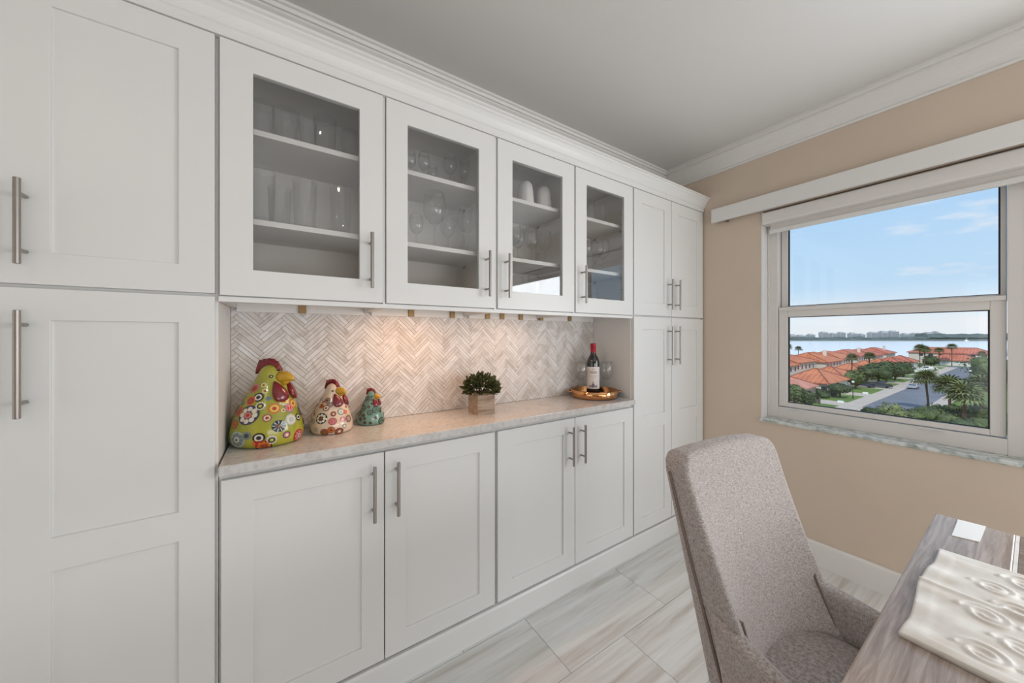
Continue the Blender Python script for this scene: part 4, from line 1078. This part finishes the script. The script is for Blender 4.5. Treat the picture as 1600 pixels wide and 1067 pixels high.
# single-storey garage wings along the street
gw = [(100.5, 15.5, -30.4, 'roof_pink', 3.0, 5.8), (120.5, 18, -29.3, 'roof', 3.3, 6.3), (144, 15, -31.5, 'roof', 3.0, 5.6), (166, 15, -31.5, 'roof', 3.0, 5.8), (186, 16, -31.5, 'roof', 3.1, 5.8), (207, 16, -31.5, 'roof', 3.1, 5.8), (228, 17, -31.5, 'roof_red', 3.1, 5.8), (250, 16, -31.5, 'roof_red', 3.1, 5.8)]
for i, (y, wy, xf, rm, wh, rh) in enumerate(gw):
    house('%s single-storey garage wing on the left of the street, %s tiled hip roof' % (OR2[i], 'faded pink' if rm == 'roof_pink' else 'orange-red'), 'garage wings on the left of the street', (xf-9.6, y), (9.6, wy), wh, rh, 'x', M['stucco_pink'] if i in (0, 2) else M['stucco'], M[rm],
          wins=[('y', 5.0, 1.0, 1.4, 1.3), ('y', 8.4, 1.0, 1.2, 1.3)], garage=[('x', 1.2, 5.0)])
tw = [(104, 17, 'roof'), (124, 19, 'roof'), (146, 20, 'roof'), (169, 20, 'roof'), (192, 21, 'roof'), (217, 21, 'roof_red'), (242, 21, 'roof_red'), (267, 21, 'roof_red')]
for i, (y, wy, rm) in enumerate(tw):
    xo = -57.4+(i % 2)*1.0
    house('%s two-storey house behind the garage wings, pale walls and orange hip roof' % OR2[i], 'two-storey houses on the left', (xo, y), (14.4-(i % 3)*.5, wy), 6.1+.25*(i % 3), 8.7+.3*(i % 2), 'y', M['stucco'], M[rm],
          wins=[('x', 2+k*3.6, 4.1, 1.0, 1.4) for k in range(5)]+[('y', 3.0, 4.1, 1.2, 1.3), ('y', 8.5, 4.1, 1.2, 1.3)], chimney=(10.5, wy*.7) if i % 2 else None)
house('long two-storey house across the end of the street with a wide red hip roof', None, (-40, 306), (29, 15), 6.2, 9.0, 'x', M['stucco'], M['roof_red'], wins=[('y', 4+k*3.6, 4.1, 1.6, 1.4) for k in range(7)], chimney=(3, 7))
house('white garage block facing down the street with a red roof', None, (-31, 290), (17, 13), 3.0, 5.6, 'x', M['white_door'], M['roof_red'], garage=[('y', 2.2, 5.4), ('y', 9.2, 5.4)])
house('small pale house with a pinkish roof beside the white garage block', None, (-12.6, 292), (5.6, 10), 3.2, 5.4, 'y', M['stucco'], M['roof_pink'], wins=[('y', 1.0, 1.2, 1.0, 1.5), ('y', 3.4, 1.2, 1.0, 1.5)])
house('pale house with a grey-white roof at the right edge of the window view', None, (-6.2, 296), (16, 12), 6.0, 7.8, 'x', M['stucco'], M['far_wall'], wins=[('y', 2.0, 3.8, 1.4, 1.3)])

# trees
def canopy(bm, c, rx, rz, n, rnd, ls=.7):
    """crown = core clumps plus loose leaf blades around them"""
    for k in range(7):
        d = Vector((rnd.uniform(-1, 1), rnd.uniform(-1, 1), rnd.uniform(-.8, 1)))
        r = rnd.uniform(.38, .55)
        m0 = len(bm.verts)
        res = bmesh.ops.create_icosphere(bm, subdivisions=2, radius=1)
        for v in res['verts']:
            nn = noise.noise(v.co*2.3+Vector((k*3.1, c[0], c[1])))
            q = v.co*(1+.35*nn)
            v.co = Vector((c[0]+d.x*rx*.5+q.x*rx*r, c[1]+d.y*rx*.5+q.y*rx*r, c[2]+d.z*rz*.45+q.z*rz*r*1.1))
    for i in range(n):
        d = Vector((rnd.gauss(0, 1), rnd.gauss(0, 1), rnd.gauss(0, 1))).normalized()
        rr = rnd.uniform(.72, 1.02)
        p = Vector((c[0]+d.x*rx*rr, c[1]+d.y*rx*rr, c[2]+d.z*rz*rr))
        s = d.orthogonal().normalized(); s = Matrix.Rotation(rnd.uniform(0, 6.28), 3, d) @ s; u = d.cross(s)
        a = ls*rnd.uniform(.5, 1.1)
        bm.faces.new([bm.verts.new(q) for q in (p-s*a*.5, p+u*a*.35+d*a*.2, p+s*a*.6+d*a*.25, p-u*a*.35)])
def tree(name, label, cat, group, x, y, h, rx, rz, mat, trunk=True, n=260, ls=.7, seed=0):
    rnd = random.Random(seed*31+int(x*10)+int(y*7)); t = empty(name, (x, y, G+.05)); tag(t, label, cat, group)
    b = B(); canopy(b, (0, 0, h-rz), rx, rz, n, rnd, ls); tag(obj('foliage', b, M[mat], t), kind='stuff')
    if trunk:
        b = B(); tube(b, [(0, 0, -.1), (.15, .05, (h-rz)*.5), (0, 0, h-rz)], [.28, .20, .14], 7); obj('trunk', b, M['bark'], t)
    return t
TR = [(-27.9, 93.0, 5.2, 2.1, 1.9, 'canopy_mid'), (-26.2, 95.0, 4.0, 1.7, 1.5, 'canopy'), (-26.3, 118.0, 3.6, 2.2, 1.2, 'canopy'), (-28.2, 141.3, 5.8, 2.4, 2.4, 'canopy_mid'), (-28.9, 156.6, 6.4, 2.6, 2.4, 'canopy'), (-27.2, 162.2, 7.2, 3.4, 3.0, 'canopy'),
      (-26.6, 170.0, 7.4, 3.6, 3.2, 'canopy'), (-26.2, 180.0, 6.6, 3.5, 2.8, 'canopy'), (-26.6, 196.0, 6.0, 3.2, 2.5, 'canopy'), (-27.5, 268.0, 6.0, 3.0, 2.6, 'canopy'), (-8.0, 196.0, 9.6, 5.6, 4.3, 'canopy_mid'), (-4.5, 178.0, 8.6, 5.0, 3.8, 'canopy_mid')]
TL = ['leafy tree at the lower left corner of the window view', 'low round tree in front of the dark wooden fence', 'small spreading tree on the lawn by the first driveway', 'bushy tree behind the near lamp post', 'bushy tree close behind the dark parked pickups', 'first broad dark tree along the left pavement', 'second broad dark tree along the left pavement', 'third broad dark tree along the left pavement', 'dark tree just before the white parked cars', 'dark tree beyond the white parked cars', 'large round tree on the right side of the road, far end', 'large round tree at the right edge of the window view']
for i, ((x, y, h, rx, rz, m), l) in enumerate(zip(TR, TL)): tree('street_tree', l, 'tree', 'street trees', x, y, h, rx, rz, m, n=420, ls=.75, seed=i)
HD = [(-30.2, 117.2, 1.9, 2.0, .95), (-28.4, 120.5, 1.6, 1.7, .8), (-28.6, 114.6, 1.6, 1.6, .8)]
for i, (x, y, h, rx, rz) in enumerate(HD): tree('hedge_bush', 'clipped green hedge bush by the first driveway, ' + ['left one', 'right one', 'front one'][i], 'bush', 'hedge bushes', x, y, h, rx, rz, 'canopy', trunk=False, n=200, ls=.45, seed=i)
SH = [(-15.8, 93.0, 2.3, 1.7, 1.2, 'canopy'), (-13.9, 95.2, 3.4, 2.0, 1.7, 'palm_light'), (-12.4, 93.2, 2.6, 1.9, 1.4, 'palm_light'), (-11.2, 94.6, 2.6, 1.9, 1.4, 'canopy_mid'), (-9.9, 97.2, 3.0, 2.1, 1.6, 'canopy_mid'), (-8.6, 96.0, 3.2, 2.2, 1.7, 'canopy_mid'), (-9.2, 103.0, 3.0, 2.3, 1.6, 'canopy_mid'), (-7.0, 94.8, 2.6, 2.2, 1.5, 'canopy_mid'), (-5.4, 93.6, 2.2, 2.2, 1.2, 'canopy'), (-3.8, 94.8, 2.6, 2.4, 1.5, 'canopy_mid'), (-6.6, 101.0, 2.8, 2.2, 1.5, 'canopy'), (-3.2, 101.5, 3.2, 2.4, 1.7, 'canopy_mid'), (-7.2, 108.0, 2.6, 2.2, 1.4, 'canopy_mid'), (-4.4, 112.0, 3.0, 2.4, 1.5, 'canopy_mid')]
for i, (x, y, h, rx, rz, m) in enumerate(sorted(SH, key=lambda s: (s[0]-CAM_X)/s[1])): tree('garden_shrub', 'green shrub in the bed below the window, %s of the row' % (ORD[i] if i < len(ORD) else 'rightmost'), 'shrub', 'shrubs below the window', x, y, h, rx, rz, m, trunk=False, n=420, ls=.42, seed=i+50)

# palms: near ones with single fronds, far ones joined
def frond_mesh(name, L, mat, droop=.55, nl=11):
    bm = B(); up = Vector((0, 0, 1)); prev = None
    pet = L*.42
    def strip(p, q, w0, w1):
        d = (q-p).normalized(); s = d.cross(up).normalized()
        bm.faces.new([bm.verts.new(v) for v in (p-s*w0, p+s*w0, q+s*w1, q-s*w1)])
    hub = Vector((pet, 0, pet*.30)); strip(Vector((0, 0, 0)), hub, .03, .02)
    for k in range(nl):
        a = (k/(nl-1)-.5)*3.6; d = Vector((math.cos(a), math.sin(a), .18*math.cos(a)))
        m1 = hub+d*L*.38+Vector((0, 0, .02)); e = hub+d*L*.66+Vector((0, 0, -droop*L*.34))
        s = Vector((-math.sin(a), math.cos(a), 0))*L*.052
        v = [bm.verts.new(p) for p in (hub, m1-s, m1+s, e)]
        bm.faces.new((v[0], v[1], v[2])); bm.faces.new((v[1], v[3], v[2]))
    me = bpy.data.meshes.new(name); bm.to_mesh(me); bm.free(); me.materials.append(M[mat]); return me
def palm(label, group, x, y, hgt, L, nf, mat, tm='bark', rt=.22, single=True, seed=0, lean=0.):
    rnd = random.Random(seed*17+3); t = empty('palm_tree', (x, y, G+.05)); tag(t, label, 'palm', group)
    b = B(); tube(b, [(0, 0, -.1), (lean*.3, 0, hgt*.35), (lean*.7, 0, hgt*.7), (lean, 0, hgt*.93), (lean, 0, hgt)], [rt*1.15, rt*.9, rt*.85, rt*1.15, rt*.7], 9)
    obj('trunk', b, M[tm], t)
    me = frond_mesh('frond', L, mat); joined = B()
    for i in range(nf):
        az = i*2.39996; f = i/(nf-1); elv = 1.15-1.75*f+rnd.uniform(-.12, .12)
        sc_ = rnd.uniform(.85, 1.1)
        mt = Matrix.Translation((lean, 0, hgt)) @ Matrix.Rotation(az, 4, 'Z') @ Matrix.Rotation(-elv, 4, 'Y') @ Matrix.Scale(sc_, 4)
        if single:
            o = obj('frond', me, None, t); o.matrix_local = mt
        else:
            k = len(joined.verts); joined.from_mesh(me); joined.verts.ensure_lookup_table()
            bmesh.ops.transform(joined, matrix=mt, verts=joined.verts[k:])
    if not single: tag(obj('fronds', joined, M[mat], t), kind='stuff')
    else: joined.free()
    return t
palm('lone fan palm with a slim trunk standing at the edge of the road', None, -11.4, 115.5, 6.2, 2.5, 34, 'palm', 'bark', .20, seed=1, lean=-.4)
palm('fan palm with a thick red-brown trunk, front one at the right of the window view', None, -5.6, 98.8, 5.3, 2.9, 38, 'palm_light', 'bark_red', .30, seed=2)
palm('fan palm with a red-brown trunk at the right edge of the window view', None, -4.1, 106.0, 6.1, 3.0, 38, 'palm', 'bark_red', .27, seed=3)
palm('shorter fan palm left of the thick-trunked palm', None, -8.3, 112.0, 5.3, 2.8, 36, 'palm', 'bark_red', .24, seed=4)
fp = [(-33.5, 162.6, 7.8, 2.2), (-33.2, 183.5, 7.6, 2.2), (-27.2, 236.0, 9.8, 2.6), (-27.0, 246.0, 9.0, 2.6), (-30.5, 278.0, 7.6, 2.2), (-26.5, 284.0, 7.6, 2.3), (-22.5, 285.5, 9.6, 2.4), (-13.4, 287.5, 6.4, 2.0), (-6.9, 250.0, 8.6, 2.2), (-91.0, 284.0, 7.5, 3.0), (-86.5, 288.0, 6.4, 2.6)]
fl_ = ['first palm in front of the orange roofs', 'second palm in front of the orange roofs', 'tall palm beside the white parked cars', 'tall palm just behind the white parked cars', 'palm left of the white garage block', 'palm at the corner of the white garage block', 'tallest thin palm in front of the end house', 'small palm beside the pale house at the street end', 'palm standing against the water at the right', 'left palm on the waterfront at the left edge of the window view', 'right palm on the waterfront at the left edge of the window view']
for i, ((x, y, h, L), l) in enumerate(zip(fp, fl_)): palm(l, 'distant palms', x, y, h, L, 22, 'palm', 'bark', .17, single=False, seed=10+i)
tree('waterfront_bush', 'dark bushes at the waterfront below the pair of far palms', 'bush', None, -96, 276, 3.6, 4.0, 1.8, 'canopy', trunk=False, n=200)

# lamp posts
for x, y, l in ((-24.1, 119.6, 'black lamp post with a white globe on the left lawn'), (-10.6, 188, 'black lamp post with a white globe on the right pavement')):
    t = empty('lamp_post', (x, y, G+.08)); tag(t, l, 'lamp post')
    b = B(); tube(b, [(0, 0, -.1), (0, 0, .4), (0, 0, .45), (0, 0, 3.9)], [.16, .16, .08, .07], 8); obj('post', b, M['lamp_black'], t)
    b = B(); bmesh.ops.create_uvsphere(b, u_segments=12, v_segments=8, radius=.30); bmesh.ops.translate(b, verts=b.verts[:], vec=(0, 0, 4.15)); obj('globe', b, M['globe'], t, smooth=True)

# cars
def car(label, x, y, rz, col, kind='sedan'):
    t = empty('car', (x, y, G+(.0 if x > -20.5 else .09)), rz); tag(t, label, 'car', None)
    m = pmat('car_paint_'+str(round(x*10))+str(round(y)), col, .25, coat=.6)
    if kind == 'pickup':
        pr = [(-2.7, .45), (2.7, .45), (2.72, .85), (2.55, 1.05), (1.45, 1.12), (.95, 1.75), (-.65, 1.78), (-.85, 1.15), (-2.68, 1.12)]
    else:
        pr = [(-2.25, .35), (2.25, .35), (2.28, .70), (2.1, .85), (1.1, .95), (.35, 1.42), (-1.0, 1.44), (-1.75, 1.02), (-2.25, .95)]
    b = B(); wv = .92
    a = [b.verts.new((px, -wv if pz < 1.1 else -wv*.78, pz)) for px, pz in pr]; c = [b.verts.new((px, wv if pz < 1.1 else wv*.78, pz)) for px, pz in pr]
    for i in range(len(pr)): b.faces.new((a[i], a[(i+1) % len(pr)], c[(i+1) % len(pr)], c[i]))
    b.faces.new(a); b.faces.new(list(reversed(c)))
    obj('body', b, m, t, bevel=.06)
    z0, z1 = (1.16, 1.68) if kind == 'pickup' else (.99, 1.36)
    xa, xb = (1.22, .98) if kind == 'pickup' else (.95, .45)
    b = B(); yw = wv*.80; v = [(xa+.14, -yw, z0), (xa+.14, yw, z0), (xb+.05, yw*.92, z1), (xb+.05, -yw*.92, z1)]
    b.faces.new([b.verts.new(p) for p in v]); rx_ = -1.66 if kind != 'pickup' else -.80
    v = [(rx_-.06, -yw, z0+.05), (rx_+.45 if kind != 'pickup' else rx_+.06, -yw*.92, z1), (rx_+.45 if kind != 'pickup' else rx_+.06, yw*.92, z1), (rx_-.06, yw, z0+.05)]
    b.faces.new([b.verts.new(p) for p in v])
    for sg in (-1, 1): b.faces.new([b.verts.new((px, sg*(wv*.90-.10*(pz-z0)), pz)) for px, pz in ((xa, z0), (xb, z1), (rx_+.5, z1), (rx_+.15, z0))])
    obj('window_glass', b, M['darkglass'], t)
    for px in (-1.45, 1.45):
        for sg in (-1, 1):
            b = B(); tube(b, [(px, sg*.72, .33), (px, sg*.94, .33)], .33, 14); obj('wheel', b, M['tyre'], t)
    return t
car('silver-grey car parked on the road at the left kerb', -19.0, 157.5, PI/2, (.40, .42, .46))
car('dark pickup truck on the driveway, left one of the pair', -28.0, 148.4, .10, (.03, .035, .06), 'pickup')
car('dark car on the driveway, right one of the pair', -24.9, 151.6, .10, (.035, .035, .05), 'pickup')
car('white car furthest left of the row before the street end', -26.6, 221.0, .2, (.72, .72, .72))
car('white car second in the row before the street end', -25.6, 232.0, .2, (.75, .75, .75))
car('white car third in the row before the street end', -26.6, 243.0, .2, (.72, .73, .74), 'pickup')
car('white car furthest along the row before the street end', -26.0, 252.0, .2, (.75, .75, .75))
# low wooden fence by the first house, boards one by one
t = empty('garden_fence', (-32.6, 103.2, G)); tag(t, 'low dark weathered wooden fence beside the lawn at the left', 'fence')
for k in range(3): obj('board', bx(0, 6.4, -.04, .04, .35+k*.42, .72+k*.42), M['fence_wood'], t)
for k in range(4): obj('post', bx(-.1+k*2.13, .12+k*2.13, -.12, .12, -.1, 1.75), M['fence_wood'], t)
# white rounded utility covers on the verge
for x, y, l in ((-23.9, 130, 'small white box on the verge beyond the lamp post'), (-23.8, 108.2, 'small white box on the verge in front of the lamp post')):
    tag(obj('utility_box', (lambda bb: (bmesh.ops.translate(bb, verts=bb.verts[:], vec=(x, y, G)), bb)[1])(bx(-.55, .55, -.4, .4, .05, .75)), M['globe'], bevel=.18, seg=4), l, 'box')

# far shore, 1 km across the bay, parallel to nothing in the room
ang = YAW
fwv = Vector((-math.sin(ang), math.cos(ang), 0)); rtv = Vector((math.cos(ang), math.sin(ang), 0))
sh = empty('far_shore', (*(fwv*1035).xy, G), ang); tag(sh, kind='structure')
b = B(); n = 160
rows = []
for i in range(n+1):
    x = -200+2400*i/n; hgt = 5+1.4*noise.noise(Vector((x*.012, 3, 1)))
    rows.append([b.verts.new(p) for p in ((x, -25, -.8), (x, -12, 2.2), (x, 0, 4.0), (x, 150, hgt), (x, 150, -1))])
for p, q in zip(rows, rows[1:]):
    for k in range(4): b.faces.new((p[k], q[k], q[k+1], p[k+1]))
obj('bank', b, M['far_shore'], sh)
b = B(); rows = []; n = 420
rnd = random.Random(12)
for i in range(n+1):
    x = 300+1700*i/n
    h0 = 20.0 if x > 1240 else 9.5
    hh = h0+3.6*noise.noise(Vector((x*.035, 1.7, 0)))+1.9*noise.noise(Vector((x*.16, 5, 0)))
    rows.append([b.verts.new(p) for p in ((x, 2, 1), (x, -4+rnd.uniform(-2, 2), hh*.45), (x, 6, hh*.85), (x, 14, hh), (x, 34, hh*.9), (x, 40, 1))])
for p, q in zip(rows, rows[1:]):
    for k in range(5): b.faces.new((p[k], q[k], q[k+1], p[k+1]))
tag(obj('treeline', b, M['far_green'], sh), kind='stuff')
fb = [(845, 30, 13.5), (886, 20, 14), (912, 24, 12), (944, 18, 15), (985, 20, 22), (1014, 16, 18), (1040, 18, 21), (1076, 20, 19), (1104, 14, 16), (1140, 24, 21), (1172, 20, 24), (1204, 26, 25), (1240, 14, 17), (1276, 30, 18), (1314, 22, 20), (1338, 10, 23)]
rnd = random.Random(5)
for i, (x, wd, hh) in enumerate(fb):
    p = Vector((fwv.x*1035, fwv.y*1035, G))+rtv*x+fwv*62
    t = empty('apartment_block', (p.x, p.y, G+4.0), ang); tag(t, 'pale apartment block on the far shore across the water, ' + ORD[i], 'building', 'apartment blocks on the far shore')
    obj('wall', bx(-wd/2, wd/2, -7, 7, 0, hh-1), M['far_wall'], t)
    obj('roof', bx(-wd*.28, wd*.2, -5, 5, hh-1, hh+1.4), M['far_wall'], t)
    b = B()
    for k in range(int((hh-4)/3.4)): box(b, -wd/2+1.2, wd/2-1.2, -7.3, -6.95, 2.5+k*3.4, 4.3+k*3.4)
    tag(obj('window_bands', b, M['far_glass'], t), kind='stuff')
t = empty('boat', (*((fwv*985+rtv*1290).xy), G-.9), ang); tag(t, 'small white boat moored off the far shore', 'boat')
obj('hull', bx(-5, 5, -1.6, 1.6, -.2, 1.6), M['globe'], t, bevel=.5); obj('cabin', bx(-2.5, 1.5, -1.2, 1.2, 1.6, 3.6), M['globe'], t); obj('mast', bx(-.2, .2, -.2, .2, 3.6, 9), M['globe'], t)
